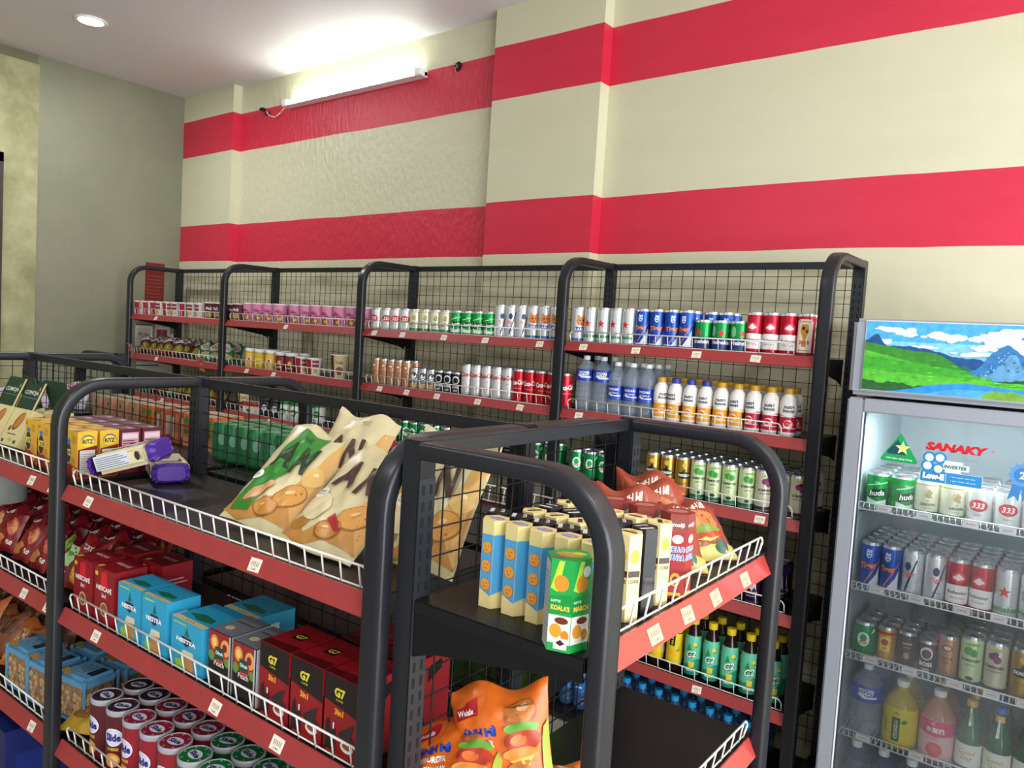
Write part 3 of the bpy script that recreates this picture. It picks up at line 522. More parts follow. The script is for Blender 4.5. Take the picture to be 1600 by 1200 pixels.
# cartons
def box(w,d,h,base,front=(),right=(),top=(),name='carton',cat='box',rough=.45,r=.0008):
    g=G(); g.rbox(-w/2,-d/2,0,w/2,d/2,h,mat(base,rough),r)
    g.decal(flat((-w/2,-d/2,0),(1,0,0),(0,0,1)),list(front)); g.decal(flat((w/2,-d/2,0),(0,1,0),(0,0,1)),list(right)); g.decal(flat((-w/2,-d/2,h),(1,0,0),(0,1,0)),list(top))
    o=g.build(name); return proto(o,cat)
e=.001
K['ritz']=box(.078,.052,.130,'#d9ab2c',
 [('p',[(e,e),(.077,e),(.077,.03),(e,.045)],M('#8a1c22')),('e',.055,.105,.013,.013,M('#c98a2c')),('e',.058,.075,.012,.012,M('#d9a040')),('e',.052,.045,.013,.013,M('#c98a2c')),('e',.06,.02,.012,.011,M('#d9a040')),('e',.024,.066,.019,.030,M('#e6cc3c')),('e',.024,.066,.017,.028,M('#2c1c34')),T('RITZ',.024,.068,.017,M('#f0dc4c'),bold=.04,w=.03),('e',.024,.098,.011,.008,M('#2c7ac0')),('p',[(.004,.112),(.016,.114),(.015,.122),(.004,.12)],M('#e0562c'))],
 [('p',[(e,e),(.051,e),(.051,.09),(e,.08)],M('#7c1620')),('r',.006,.012,.046,.078,M('#c9c6c2'))]+[('r',.009,.018+.006*k,.043,.0195+.006*k,M('#7c7a78')) for k in range(9)]+[('e',.026,.104,.018,.016,M('#2c4a9a')),('e',.026,.102,.017,.0145,M('#e6cc3c')),T('RITZ',.026,.102,.012,M('#2c1c34'),bold=.04,w=.028)],
 [('p',[(e,.02),(.03,.05),(e,.051)],M('#7c1c24')),('e',.05,.025,.012,.010,M('#c98a2c')),('p',[(.04,e),(.077,e),(.077,.018)],M('#7c1c24'))])
K['plum']=box(.078,.06,.128,'#5e1c30',[('r',.01,.05,.068,.11,M('#8a3c50'))],[('r',.006,.046,.054,.118,M('#d59ab0')),('r',.008,.10,.052,.114,M('#e6d6d8')),('r',.006,.046,.054,.052,M('#d9b83c'))]+[('r',.009,.058+.007*k,.05-.004*(k%3),.0605+.007*k,M('#6a2840')) for k in range(6)]+[('r',.03,.074,.044,.088,M('#4c1428'))],[('p',[(.01,.01),(.06,.015),(.065,.05),(.02,.045)],M('#7c3444')),('r',.045,.03,.07,.045,M('#cfc4c0'))])
K['nescafe']=box(.098,.085,.142,'#8a141e',[('p',[(.03,.09),(.034,.13),(.06,.135),(.066,.09)],M('#d0202a')),T('NESCAFÉ',.048,.092,.015,M(W_),bold=.03,w=.075),T('3in1',.048,.073,.010,M(W_),bold=.02),('e',.05,.038,.018,.018,M('#d9b48a')),('e',.05,.038,.0145,.0145,M('#8a5a34')),('r',.004,.12,.018,.13,M('#d9b83c'))],
 [('r',.01,.09,.07,.093,M('#d9a8a8')),('r',.01,.1,.06,.103,M('#d9a8a8')),('r',.015,.045,.035,.07,M('#c03038')),('r',.045,.045,.065,.07,M('#3a5a34'))],[T('NESCAFÉ',.05,.05,.014,M('#e2c4c4'),bold=.02,w=.06),('r',.004,.003,.02,.018,M('#d9b83c'))])
def nestea(w,d,h,lying=False):
    return box(w,d,h,'#2c9ac0',[('p',[(w*.30,h*.60),(w*.5,h*.50),(w*.72,h*.60),(w*.66,h*.70),(w*.36,h*.70)],M('#1c2c5c')),('p',[(w*.44,h*.72),(w*.52,h*.90),(w*.6,h*.72)],M('#1c6a44')),T('NESTEA',w*.5,h*.61,h*.085,M(W_),bold=.04,w=w*.62),('p',[(w*.35,.004),(w*.42,h*.42),(w*.72,h*.42),(w*.76,.004)],M('#b5834a')),('p',[(w*.33,h*.30),(w*.42,h*.44),(w*.74,h*.44),(w*.76,h*.34)],M('#d9d0b0')),('e',w*.3,h*.12,w*.14,h*.1,M('#8ab43c')),('r',w*.1,h*.92,w*.5,h*.95,M('#a8c46c'))],
     [('r',d*.15,h*.45,d*.6,h*.8,M('#d9e4ea')),('e',d*.3,h*.2,d*.2,h*.1,M('#5aa83c'))],
     [('p',[(w*.1,d*.35),(w*.4,d*.5),(w*.8,d*.45),(w*.85,d*.3),(w*.5,d*.22)],M('#1c6a4a')),('r',e,e,w-e,d*.16,M('#cfc48c')),T('▪ ▪ ▪',w*.5,d*.08,d*.04,M('#5a4a2c'))])
K['nestea']=nestea(.105,.085,.132); K['nestea2']=nestea(.125,.11,.112)
K['dilmah']=box(.078,.10,.125,'#141414',[('r',e,.066,.077,.124,M('#8a2428')),('e',.02,.1,.014,.016,M('#d98a3c')),('e',.02,.1,.008,.010,M('#e8c070')),('e',.058,.095,.016,.018,M('#e09a4c')),('e',.056,.095,.008,.009,M('#7c1c24')),('e',.04,.075,.018,.018,M('#c03a34')),('e',.012,.07,.01,.012,M('#5a8a34')),('e',.066,.066,.009,.010,M('#5a8a34')),('r',.024,.066,.054,.092,M('#12443c')),T('Dilmah',.039,.080,.008,M(W_),bold=.02,w=.024),T('Peach',.039,.057,.011,M('#e6e2d8'),bold=.01),('r',.072,e,.077,.124,M('#b0b2b4'))],[('r',.001,.001,.099,.124,M('#a9acae')),('r',.02,.02,.08,.09,M('#8c8f92'))],[('r',e,e,.077,.099,M('#6f7276')),('e',.03,.03,.012,.010,M('#c9b48a')),('r',.01,.06,.07,.066,M('#4a4c50'))])
K['g7']=box(.095,.115,.150,'#8a0f18',[('p',[(e,.1),(.094,.085),(.094,.149),(e,.149)],M('#1a0d0e')),('p',[(.022,.112),(.04,.137),(.062,.13),(.058,.1),(.03,.098)],M('#0c0c0c')),T('G7',.042,.12,.018,M('#d9c83c'),bold=.05),T('COFFEE',.042,.106,.004,M('#d9c83c')),T('3in1',.042,.084,.012,M('#e6a81c'),bold=.04),('e',.066,.026,.017,.010,M('#e2dfd8')),('e',.066,.028,.012,.006,M('#8a5228')),('p',[(.006,.002),(.008,.06),(.016,.07),(.022,.04),(.03,.066),(.036,.04),(.034,.002)],M('#1c1416')),('r',.027,.05,.031,.062,M('#e0d8cc')),('p',[(.04,.045),(.06,.06),(.085,.075),(.075,.05),(.09,.04),(.06,.03)],M('#2a2224')),('r',.01,.004,.09,.009,M('#b0302c'))],
 [('p',[(.001,.001),(.05,.001),(.03,.08),(.001,.1)],M('#1a1012')),('p',[(.05,.1),(.09,.12),(.09,.14),(.05,.13)],M('#140c0c'))],[('p',[(e,e),(.094,e),(.094,.03),(e,.02)],M('#4c0c10')),('p',[(.03,.05),(.06,.05),(.062,.075),(.034,.078)],M('#0c0c0c')),T('G7',.047,.064,.016,M('#d9c83c'),bold=.04)])
# flat crackers box with a flap standing above it
def comoja():
    w,d,h=.125,.035,.20
    g=G(); g.rbox(-w/2,-d/2,0,w/2,d/2,h*.62,mat('#d6c88e',.5),.001)
    g.decal(flat((-w/2,-d/2,0),(1,0,0),(0,0,1)),[('e',.066,.082,.036,.020,PI/3.2,M('#7a4226')),('e',.070,.086,.032,.015,PI/3.2,M('#c07a3c')),('e',.03,.055,.010,.006,PI/3,M('#5a3020')),('r',.03,.036,.085,.040,M('#8a5c30')),('r',.012,.008,.026,.018,M('#2c4a34')),('r',.05,.014,.075,.024,M('#c9b05c')),('r',.09,.01,.105,.02,M('#2c4a34'))])
    o=g.build('cracker_carton')
    g=G(); g.rbox(-w/2,-d/2+.001,h*.62,w/2,-d/2+.004,h*1.12,mat('#1c3a28',.45),.0006); g.decal(flat((-w/2,-d/2+.001,h*.62),(1,0,0),(0,0,1)),[T('COMOJA',.057,.055,.018,M('#e2e6d8'),bold=.012,w=.09),('r',.012,.038,.11,.039,M('#9aa88a')),('p',[(.093,.068),(.099,.082),(.103,.068)],M('#c9a53c')),('r',w-.013,0,w-.001,h*.5,M('#d6c88e'))])
    g.build('carton_flap',o); return proto(o,'box')
K['comoja']=comoja()
def hexbox(r,h,base,side,top,faces,name='hexagonal_carton'):
    """faces: list of (face index, shapes) ; face k has its normal at angle -90+60k degrees"""
    g=G(); vs=[]
    for z in (0,h):
        for k in range(6): a=math.radians(-120+60*k); vs.append((r*math.cos(a),r*math.sin(a),z))
    g.add(vs,[tuple(range(6))[::-1],tuple(range(6,12))]+[(k,(k+1)%6,6+(k+1)%6,6+k) for k in range(6)],mat(base,.42))
    for k in range(6):
        p=Vector(vs[k]); q=Vector(vs[(k+1)%6]); g.decal(flat(p,q-p,(0,0,1)),[s for s in side(k)])
    g.decal(flat((0,0,h),(1,0,0),(0,1,0)),top); o=g.build(name); return proto(o,'box')
r=.0231
K['hexb']=hexbox(r,.143,'#d9c888',lambda k:[('p',[(.0003,.022 if k%2 else .03),(r-.0003,.03 if k%2 else .02),(r-.0003,.12),(.0003,.12)],M('#4a9ac8'))]+([('e',r/2,.098-.03*i,.0100,.0105,M('#a86424')) for i in range(3)]+[('e',r/2,.0985-.03*i,.0092,.0095,M('#d9943c')) for i in range(3)]+[('e',r/2+dx*.8,.0985-.03*i+dy*.8,.0009,.0009,M('#6a3414')) for i in range(3) for dx,dy in((.004,.003),(-.004,.002),(.001,-.005),(-.003,-.004))] if k in(0,2,4) else []),[('e',0,.002,.017,.009,M('#d9b87c')),('e',.002,0,.014,.007,M('#7a6ab0')),T('Cookies',.002,0,.005,M('#e6e0ea'),bold=.03)],None)
K['hexk']=hexbox(r,.140,'#1c1a1c',lambda k:([('r',.002,.012,r-.002,.118,M('#b9bcc0'))]+[('r',.004,.02+.008*i,r-.005,.0215+.008*i,M('#6a6c70')) for i in range(11)]) if k==2 else ([('e',r/2,.05,.007,.014,M('#8a7a74'))] if k%2 else [('r',.003,.03,r-.003,.06,M('#3a3438'))]),[('r',-.018,-.016,.008,-.009,M('#d0d0cc')),T('LOTTE',-.004,.006,.006,M(W_),bold=.03)],None)
K['hexc']=hexbox(r,.140,'#d9c88c',lambda k:[('p',[(.001,.03),(r-.001,.03),(r-.001,.055),(.001,.05)],M('#e2d69c')),('e',r/2,.105,.008,.011,M('#d99a2c')),('r',.001,.072,r-.001,.082,M('#3c2418')),T('COOKIE',r/2,.065,.006,M('#5a3a1c'),bold=.03,w=.019),('r',.003,.012,.019,.02,M('#c9b890'))],[('r',-.013,-.004,.013,.004,M('#3c2418')),('e',0,.011,.008,.005,M('#c9a33c'))],None)
K['hexr']=hexbox(.030,.150,'#8c2424',lambda k:[('r',.001,.118,.029,.149,M('#7c3830')),T('meiji',.015,.13,.009,M(W_),bold=.02,w=.02),T('HELLO',.015,.088,.011,M('#e6e9f0'),bold=.10,w=.028),T('HELLO',.015,.088,.010,M('#1c3c9a'),bold=.03,w=.026),T('PANDA',.015,.074,.011,M('#e6e9f0'),bold=.10,w=.028),T('PANDA',.015,.074,.010,M('#1c3c9a'),bold=.03,w=.026),('e',.015,.035,.009,.012,M('#c98a34')),('e',.015,.034,.005,.007,M('#5a2c18')),('r',.004,.006,.026,.012,M('#c9a030')),('e',.015,.106,.010,.008,M('#c8a8a8'))],[('e',0,0,.018,.012,M('#a87c5a')),T('Hello',0,0,.006,M('#2c3c9a'),bold=.02)],None)
K['hexg']=hexbox(.034,.132,'#1c9a44',lambda k:[('r',.001,.001,.033,.125,M('#b9bab8'))]+[('r',.003,.01+.007*i,.029,.0115+.007*i,M('#7c7e7c')) for i in range(15)] if k==5 else [('r',.0005,.012,.0335,.052,M('#e4e6da')),('p',[(.001,.09),(.012,.13),(.02,.13),(.012,.085)],M('#b8d43c')),('p',[(.0005,.052),(.0335,.058),(.0335,.084),(.0005,.078)],M('#0f8a3a')),T('LOTTE',.010,.0725,.0035,M('#d9f0d9'),bold=.03),T("KOALA'S" if k%2==0 else 'MARCH',.017,.063,.0075,M('#f0c84c'),bold=.04,w=.028),('e',.017,.098,.011,.012,M('#c98a2c')),('e',.012,.03,.009,.010,M('#d9952c')),('e',.026,.024,.006,.008,M('#c9802c')),('e',.02,.045,.010,.005,M('#6a2c14'))]+([('r',.01,.004,.03,.02,M('#d9d9d4')),('p',[(.013,.013),(.02,.018),(.027,.013),(.02,.009)],M('#3a1c24'))] if k==0 else [('e',.024,.115,.007,.008,M('#d9ecf4'))]),[('e',0,0,.02,.012,M('#c9a03c')),('r',-.02,-.024,.0,-.015,M('#7a6a5a')),('e',.012,.012,.01,.006,M('#b8d43c'))],None)
# canisters
def slide(body,lid,ring):
    R=.0375; h=.155
    g=G(); g.lathe([(R*.97,0),(R,.002),(R,h-.012)],mat(body,.35),30,cap1=False); g.decal(cyl(R),[('e',0,.088,.026,.023,M('#e6e2ec')),('e',0,.088,.024,.021,M('#c9c8dc')),T('Slide',0,.088,.02,M('#1f2470'),bold=.05,w=.042),T('CHEESE',0,.058,.007,M('#e6b83c'),bold=.02),('e',0,.03,.020,.018,M('#d98a2c')),('e',.004,.032,.012,.010,M('#e8b85c')),('r',.05,.02,.09,.1,M('#c9b04c'))]); o=g.build('crisps_canister')
    g=G(); g.lathe([(R*1.01,h-.014),(R*1.03,h-.012),(R*1.03,h-.002),(R*.99,h),(R*.93,h),(R*.92,h-.002),(.001,h-.002)],mat('#b8b8bc',.2,trans=.3),30,cap0=False)
    g.decal(flat((0,0,h-.0018),(1,0,0),(0,1,0)),[('e',0,0,R*.93,R*.93,M(lid,.3)),('e',0,0,.022,.015,M('#d2d0da')),T('Slide',0,0,.015,M('#23285c'),bold=.05,w=.036)]+[('e',.029*math.cos(a*.9),.029*math.sin(a*.9),.0035,.0022,a*.9,M(ring)) for a in range(7)]); g.build('canister_lid',o); return proto(o,'snack canister')
K['slm']=slide('#561820','#33202a','#6a4a54'); K['slr']=slide('#8c1828','#8c2034','#b88a92'); K['slg']=slide('#185a2c','#186a34','#8ab890')
# pouches
def bag(w,h,t,base,shapes,seed=1,rough=.32,crim=.012,name='snack_bag',cat='snack bag',back=None,crump=.004,n=18):
    rnd=random.Random(seed); ph=[rnd.uniform(0,6.28) for _ in range(8)]
    def F(s,v,hh):
        a=min(abs(2*s/w),1); b=min(max(v/h,0),1); q=(max(1-a**2.6,0))**.62; e2=min(1,min(b,1-b)/.30); e2=math.sin(e2*PI/2)**.75
        cr=crump*(math.sin(s*60/w*.3+ph[0])*math.sin(v*14/h+ph[1])+.6*math.sin(s*26/w+v*18/h+ph[2])+.4*math.sin(s*40/w-v*34/h+ph[3]))*e2*(1-a*.5)
        x=s*(1-.08*math.sin(b*PI)); zz=v+.010*math.sin(s*9/w+ph[4])*(1 if b>.85 else .2)
        if b>.93 or b<.05: cr+=.0018*math.sin(v*900)
        return Vector((x,-(t/2*q*e2)-cr-hh-.001,zz))
    g=G(); nx,nz=n,int(n*1.4); 
    fr=[F(-w/2+w*i/nx,h*j/nz,0) for j in range(nz+1) for i in range(nx+1)]
    bk=[Vector((p.x,-p.y*.8+.0012,p.z)) for p in fr]
    fs=[(j*(nx+1)+i,j*(nx+1)+i+1,(j+1)*(nx+1)+i+1,(j+1)*(nx+1)+i) for j in range(nz) for i in range(nx)]
    m=mat(base,rough,noise=.05,nscale=35); g.add(fr,fs,m,True); g.add(bk,[f[::-1] for f in fs],m,True)
    L=(nx+1)*(nz+1)
    ed=[j*(nx+1) for j in range(nz+1)]; g.v and g.add([fr[k] for k in ed]+[bk[k] for k in ed],[(j,j+1,len(ed)+j+1,len(ed)+j) for j in range(nz)],m); ed=[j*(nx+1)+nx for j in range(nz+1)]; g.add([fr[k] for k in ed]+[bk[k] for k in ed],[(j+1,j,len(ed)+j,len(ed)+j+1) for j in range(nz)],m)
    g.decal((F,.009,.009),shapes,.0006,.00025)
    o=g.build(name)
    return proto(o,cat)
def scl(s_,q):
    if s_[0]=='p': return ('p',[(a*q,b*q) for a,b in s_[1]],s_[-1])
    if s_[0]=='t':
        k=dict(s_[5]); 
        if 'w' in k: k['w']*=q
        return ('t',s_[1],s_[2]*q,s_[3]*q,s_[4]*q,k,s_[6])
    if s_[0]=='e': return ('e',s_[1]*q,s_[2]*q,s_[3]*q,s_[4]*q)+tuple(s_[5:])
    return s_
def up(s_,d): return ('p',[(a,b+d) for a,b in s_[1]],s_[-1]) if s_[0]=='p' else (s_[:3]+(s_[3]+d,)+s_[4:] if s_[0]=='t' else s_[:2]+(s_[2]+d,)+s_[3:])
def anbag(g_,seed):
    BR=M('#43261f'); sh=[('p',[(-.13,.02),(-.06,.0),(.02,.03),(.12,.02),(.125,.19),(.09,.17),(.06,.10),(.0,.08),(-.05,.03),(-.1,.06)],M('#b5803c')),('p',[(.125,.02),(.125,.30),(.10,.29),(.085,.2),(.06,.12)],M('#c79a58')),
     ('e',.07,.10,.05,.035,.5,M('#8f5c26')),('e',.07,.102,.046,.031,.5,M('#c98e44')),('e',.02,.055,.042,.026,.2,M('#8a5622')),('e',.02,.057,.038,.022,.2,M('#bd8238')),('e',.095,.17,.03,.03,M('#cfa862')),('e',-.08,.05,.03,.018,.3,M('#a8702c')),('e',.07,.11,.014,.006,.5,M('#ddb47a')),('e',.01,.06,.010,.004,.2,M('#ddb47a')),('e',.1,.18,.008,.006,M('#e6cc94'))]
    if g_: sh+=[('p',[(-.055,.3),(.055,.3),(.05,.22),(.0,.14),(-.03,.03),(-.1,.02),(-.075,.16)],M('#2f7a28')),('e',-.035,.085,.055,.019,.75,M('#8a5a30')),('e',-.033,.088,.052,.017,.75,M('#c89a6a')),('e',-.085,.13,.022,.016,M('#e6e2d6')),T('GIÒN',-.085,.13,.008,M('#2a3a20'))]+[T('Bánh gạo\nnướng',0,.27,.018,M('#16341a'),bold=.01)]
    else: sh+=[('e',-.06,.10,.045,.04,M('#d6c49a')),('e',-.085,.14,.026,.017,M('#e2dcc8')),T('THƠM\nNGON',-.085,.14,.016,M('#5a4a3c')),('p',[(.0,.08),(.05,.05),(.06,.06),(.01,.1)],M('#a8242c')),T('VỊ TỰ NHIÊN',0,.17,.010,M('#b89a50')),T('Bánh gạo\nnướng',.03,.29,.016,BR)]
    sh+=[T('A',-.042,.21,.085,M('#24301c') if g_ else BR,bold=.035,shear=.2,w=.075,rot=.1),T('N',.042,.205,.085,M('#24301c') if g_ else BR,bold=.045,shear=.2,w=.062,rot=.1)]
    sc=.86; sh=[scl(s_,sc) for s_ in sh]; return bag(.215,.285,.055,'#c9bd92',sh,seed,crump=.003,name='rice_cracker_bag')
K['ang']=anbag(True,3); K['anb']=anbag(False,5); K['anb2']=anbag(False,9)
K['bun']=bag(.185,.205,.07,'#df6b22',[up(scl(s_,1.13),.032) for s_ in [('p',[(-.07,.105),(-.03,.112),(-.03,.13),(-.07,.122)],M('#a81c28')),T('Weislet',-.05,.117,.009,M(W_),bold=.02,rot=.1,w=.034),T('BÁNH MÌ',-.035,.088,.016,M('#1f3c9a'),bold=.07,w=.07,rot=.1),T('HAMBURGER',-.035,.070,.010,M('#f2ece0'),bold=.05,w=.062,rot=.1),T('PHÔ MAI LEKAN',-.03,.057,.008,M('#f2ece0'),bold=.03,w=.055,rot=.1),('e',.04,.115,.027,.022,M('#a8582a')),('e',.04,.118,.024,.019,M('#c97a3c')),('e',.045,.125,.010,.007,M('#e0b080')),('e',.042,.094,.028,.009,M('#6aa03a')),('e',.044,.076,.030,.015,M('#b5402a')),('e',.038,.078,.013,.008,M('#d9703c')),('e',.04,.058,.029,.010,M('#d98a3c')),('p',[(.02,.05),(.06,.055),(.05,.035)],M('#e6c04c')),('e',.042,.036,.026,.014,M('#b86a34'))]+[('p',[(.07,.01),(.083,.0),(.083,.1),(.076,.09)],M('#9aa83c'))]],11,crump=.0035)
K['bun2']=bag(.135,.145,.05,'#8a3c28',[('e',.0,.08,.045,.03,M('#b06a3a')),('e',.0,.05,.045,.014,M('#a83a24')),('e',.0,.062,.045,.010,M('#6a8a34')),T('BÁNH MÌ',0,.12,.014,M('#e6d8c0'),bold=.04),('p',[(-.07,.0),(.07,.0),(.07,.03),(-.07,.02)],M('#a59a4c')),('e',.03,.02,.018,.012,M('#1c4a34')),('p',[(-.03,.04),(.03,.04),(.0,.03)],M('#d9b24c'))],12,crump=.0035)
K['noodle']=bag(.105,.125,.022,'#4a1a20',[('e',0,.05,.04,.03,M('#8a8a2c')),('e',.0,.05,.022,.018,M('#c9b03c')),('p',[(-.05,.09),(.05,.1),(.05,.13),(-.05,.12)],M('#d9d2ca')),T('MIẾN',0,.11,.016,M('#7c1a2c'),bold=.04),('p',[(-.055,.02),(-.02,.01),(-.05,.07)],M('#a82c34'))],21)
K['noodlg']=bag(.105,.125,.022,'#2c6a34',[('e',0,.09,.04,.028,M('#d9c9c4')),T('Phở',0,.09,.022,M('#a84a6a'),bold=.04),('e',.01,.035,.04,.02,M('#c9b87c')),('p',[(-.055,.02),(-.02,.01),(-.05,.07)],M('#c8d8c0'))],22)
K['cosy']=bag(.118,.15,.04,'#74121a',[T('Cosy',-.02,.125,.016,M(W_),bold=.03,w=.05),('e',.03,.08,.02,.028,.4,M('#b5563c')),('e',.035,.08,.012,.02,.4,M('#c9905c')),('e',-.02,.035,.03,.02,M('#b06a34')),T('450',.035,.03,.014,M('#e2dcd0'),bold=.03)],31,crump=.0035)
K['cosyg']=bag(.118,.13,.04,'#74121a',[('p',[(-.058,.0),(-.03,.02),(-.015,.12),(-.045,.125),(-.058,.09)],M('#8aa83a')),('p',[(-.03,.0),(-.01,.0),(.005,.11),(-.012,.12)],M('#5a8a2c')),('r',.01,.05,.05,.11,M('#a8c48a')),T('450',.03,.03,.016,M('#e2dcd0'),bold=.03),('e',.03,.085,.015,.008,M('#3c8a34'))],32)
K['nacho']=bag(.12,.15,.04,'#8c1a1e',[('e',.0,.05,.04,.035,M('#c9a82c')),('e',.01,.05,.022,.025,M('#d9c04c')),T('COSY',-.01,.12,.014,M('#e6dccc'),bold=.03)],33)
K['orbag']=bag(.13,.15,.045,'#b5602c',[('p',[(-.04,.06),(.04,.06),(.05,.12),(-.045,.12)],M('#a0622c')),('r',-.042,.06,.0,.116,M('#c9a070')),T('\\\\\\//',-.02,.088,.045,M('#2a1c18'),w=.04,bold=.04),('r',.012,.062,.036,.112,M('#231c1c')),('e',-.04,.03,.022,.014,M('#c9822c'))],41,crump=.0035)
K['brbag']=bag(.13,.15,.045,'#7a4426',[('r',-.045,.07,.045,.12,M('#5c3624'))]+[('p',[(-.045+.02*i,.07),(-.04+.02*i,.07),(-.025+.02*i,.12),(-.03+.02*i,.12)],M('#20140f')) for i in range(4)]+[('r',-.07,.0,-.055,.15,M('#a0562a'))],42,crump=.0035)
K['yelbag']=bag(.15,.14,.04,'#b8922c',[('e',.02,.08,.03,.016,M('#6a3a1c')),('e',-.03,.05,.03,.02,M('#8a5c2c')),('r',.05,.0,.062,.14,M('#2c4a7a'))],43)
K['bread']=bag(.14,.15,.06,'#c98a2c',[('e',.0,.08,.04,.03,M('#d9a85c')),('r',-.05,.02,.05,.04,M('#b5601c'))],44)
def walnut():
    w,d,h=.12,.10,.13; g=G(); g.rbox(-w/2,-d/2,0,w/2,d/2,h,mat('#8a6c4c',.5,noise=.35,nscale=70,bump=1.0),.012)
    rnd=random.Random(4); nut=mat('#a98a62',.6,noise=.25,nscale=200,bump=.6)
    for face in (0,1):
        for i in range(34):
            u=rnd.uniform(-.045,.045); z=rnd.uniform(.012,.088); q=Vector((u,-d/2+.001,z)) if face==0 else Vector((w/2-.001,u*.85,z))
            bm=bmesh.new(); bmesh.ops.create_icosphere(bm,subdivisions=1,radius=rnd.uniform(.008,.012)); 
            for v in bm.verts: v.co=v.co*rnd.uniform(.8,1.15)*1.0; v.co[1 if face==0 else 0]*=.45; v.co+=q
            g.bm(bm,nut,True)
    for a,b in ((-w/2,-d/2),(w/2,-d/2),(w/2,d/2),(-w/2,d/2)): g.box(a-.003,b-.003,0,a+.003,b+.003,h,mat('#5c96b8',.35))
    g.rbox(-w/2-.001,-d/2-.001,h*.74,w/2+.001,d/2+.001,h+.002,mat('#5a94b8',.35),.01); g.rbox(-w/2-.001,-d/2-.001,-.0,w/2+.001,d/2+.001,.008,mat('#5a94b8',.35),.002)
    g.decal(flat((-w/2,-d/2,h+.002),(1,0,0),(0,1,0)),[('p',[(.02,.02),(.07,.02),(.085,.085),(.03,.085)],M('#7cb0cc'))]+[('p',[(.022+.013*i,.02),(.026+.013*i,.02),(.042+.012*i,.08),(.037+.012*i,.08)],M('#14202c')) for i in range(4)]+[('r',.082,.03,.108,.08,M('#14202c')),T('WALNUT',.095,.055,.006,M('#7a8a94'),rot=PI/2),('p',[(.0,.0),(.06,.0),(.03,.02),(.0,.03)],M('#b58a4c'))])
    o=g.build('walnut_pack'); return proto(o,'nut pack')
K['walnut']=walnut()
# wrapped biscuit roll pack: cream carton sleeve with crinkled purple ends
def plumpack():
    L,w,h=.20,.10,.055; g=G(); g.rbox(-L/2+.02,-w/2,0,L/2-.02,w/2,h,mat('#d6c9a0',.42),.012)
    g.decal(flat((-L/2,-w/2,0),(1,0,0),(0,0,1)),[('r',.03,.012,.13,.052,M('#c9ccd0'))]+[('r',.034,.016+.0055*i,.126-.01*(i%3),.018+.0055*i,M('#70747c')) for i in range(6)]+[('e',.155,.03,.008,.012,M('#3c2424')),T('NUT',.165,.03,.008,M('#7a6a3c'),rot=PI/2)])
    g.decal(flat((-L/2,-w/2,h),(1,0,0),(0,1,0)),[('e',.085,.04,.034,.018,M('#3a2420')),('e',.095,.044,.022,.010,M('#5c3c30')),('e',.04,.025,.007,.005,M('#3a2420')),('e',.05,.062,.006,.005,M('#3a2420')),('r',.125,.006,.172,.08,M('#1c1a1a')),('r',.13,.012,.15,.074,M('#c4c6c8')),T('CHOCO',.160,.043,.014,M('#d6cfb4'),rot=PI/2,bold=.02,w=.05)])
    o=g.build('biscuit_pack')
    for sg in (-1,1):
        g=G(); n=26; pts=[]; x0=sg*(L/2-.0205); x1=sg*L/2
        ring=[]
        for xx,sc in ((x0,.97),(x0+sg*.012,.95),(x1,.72)):
            for k in range(n):
                a=2*PI*k/n; c,s_=math.cos(a),math.sin(a); f=sc*(1+.05*(k%2)); ring.append((xx+(.003 if k%2 else 0)*sg,(w/2)*f*math.copysign(abs(c)**.5,c),h/2+(h/2)*f*math.copysign(abs(s_)**.5,s_)))
        g.add(ring,[(j*n+k,j*n+(k+1)%n,(j+1)*n+(k+1)%n,(j+1)*n+k) for j in range(2) for k in range(n)]+[tuple(range(2*n,3*n))],mat('#4a2a86',.35)); g.build('wrapper_end',o)
    return proto(o,'biscuits')
K['plumpack']=plumpack()
# shrink-wrapped multi-packs
def tray(nx,ny,unit,base,shapes_fn,w,d,h,name,cat,topc,lid=True):
    g=G(); g.rbox(-w/2,-d/2,0,w/2,d/2,h,mat(base,.35),.002)
    g.decal(flat((-w/2,-d/2,0),(1,0,0),(0,0,1)),shapes_fn(w,h)); g.decal(flat((w/2,-d/2,0),(0,1,0),(0,0,1)),shapes_fn(d,h)); 
    g.decal(flat((-w/2,-d/2,h),(1,0,0),(0,1,0)),[('r',e,d*k/ny+.002,w-e,d*(k+1)/ny-.002,M(topc,.3)) for k in range(ny)]+[('r',.004,d*k/ny+.004,w-.004,d*k/ny+.008,M('#7aa88a')) for k in range(ny)])
    o=g.build(name); return proto(o,cat)
K['juice']=tray(1,2,0,'#d9703c',lambda W,h:[('r',W*k/2+.002,.0,W*(k+1)/2-.002,.03,M('#d98a6c')) for k in range(2)]+[('p',[(W*k/2+.003,h-.03),(W*(k+.5)/2,h-.008),(W*(k+1)/2-.003,h-.024),(W*(k+.5)/2,h-.04)],M('#2c8a3c')) for k in range(2)]+[('e',W*(k+.5)/2,h*.45,W*.16,h*.07,M('#2c8a4a')) for k in range(2)]+[('r',W*k/2-.0005,0,W*k/2+.0012,h,M('#8a3418')) for k in (1,)],.09,.055,.118,'juice_multipack','juice pack','#a9bfa8')
K['malt']=tray(1,2,0,'#b08a6a',lambda W,h:[('r',.002,h*.5,W-.002,h-.01,M('#c08a70')),('e',W*.5,h*.78,W*.14,h*.07,M('#2c6a34')),('e',W*.5,h*.35,W*.34,h*.22,M('#c9ae8a')),('e',W*.5,h*.35,W*.22,h*.14,M('#a8845c')),('r',.002,.004,W-.002,h*.1,M('#4a8a54'))],.06,.055,.118,'carton_multipack','milk pack','#a9bfa8')
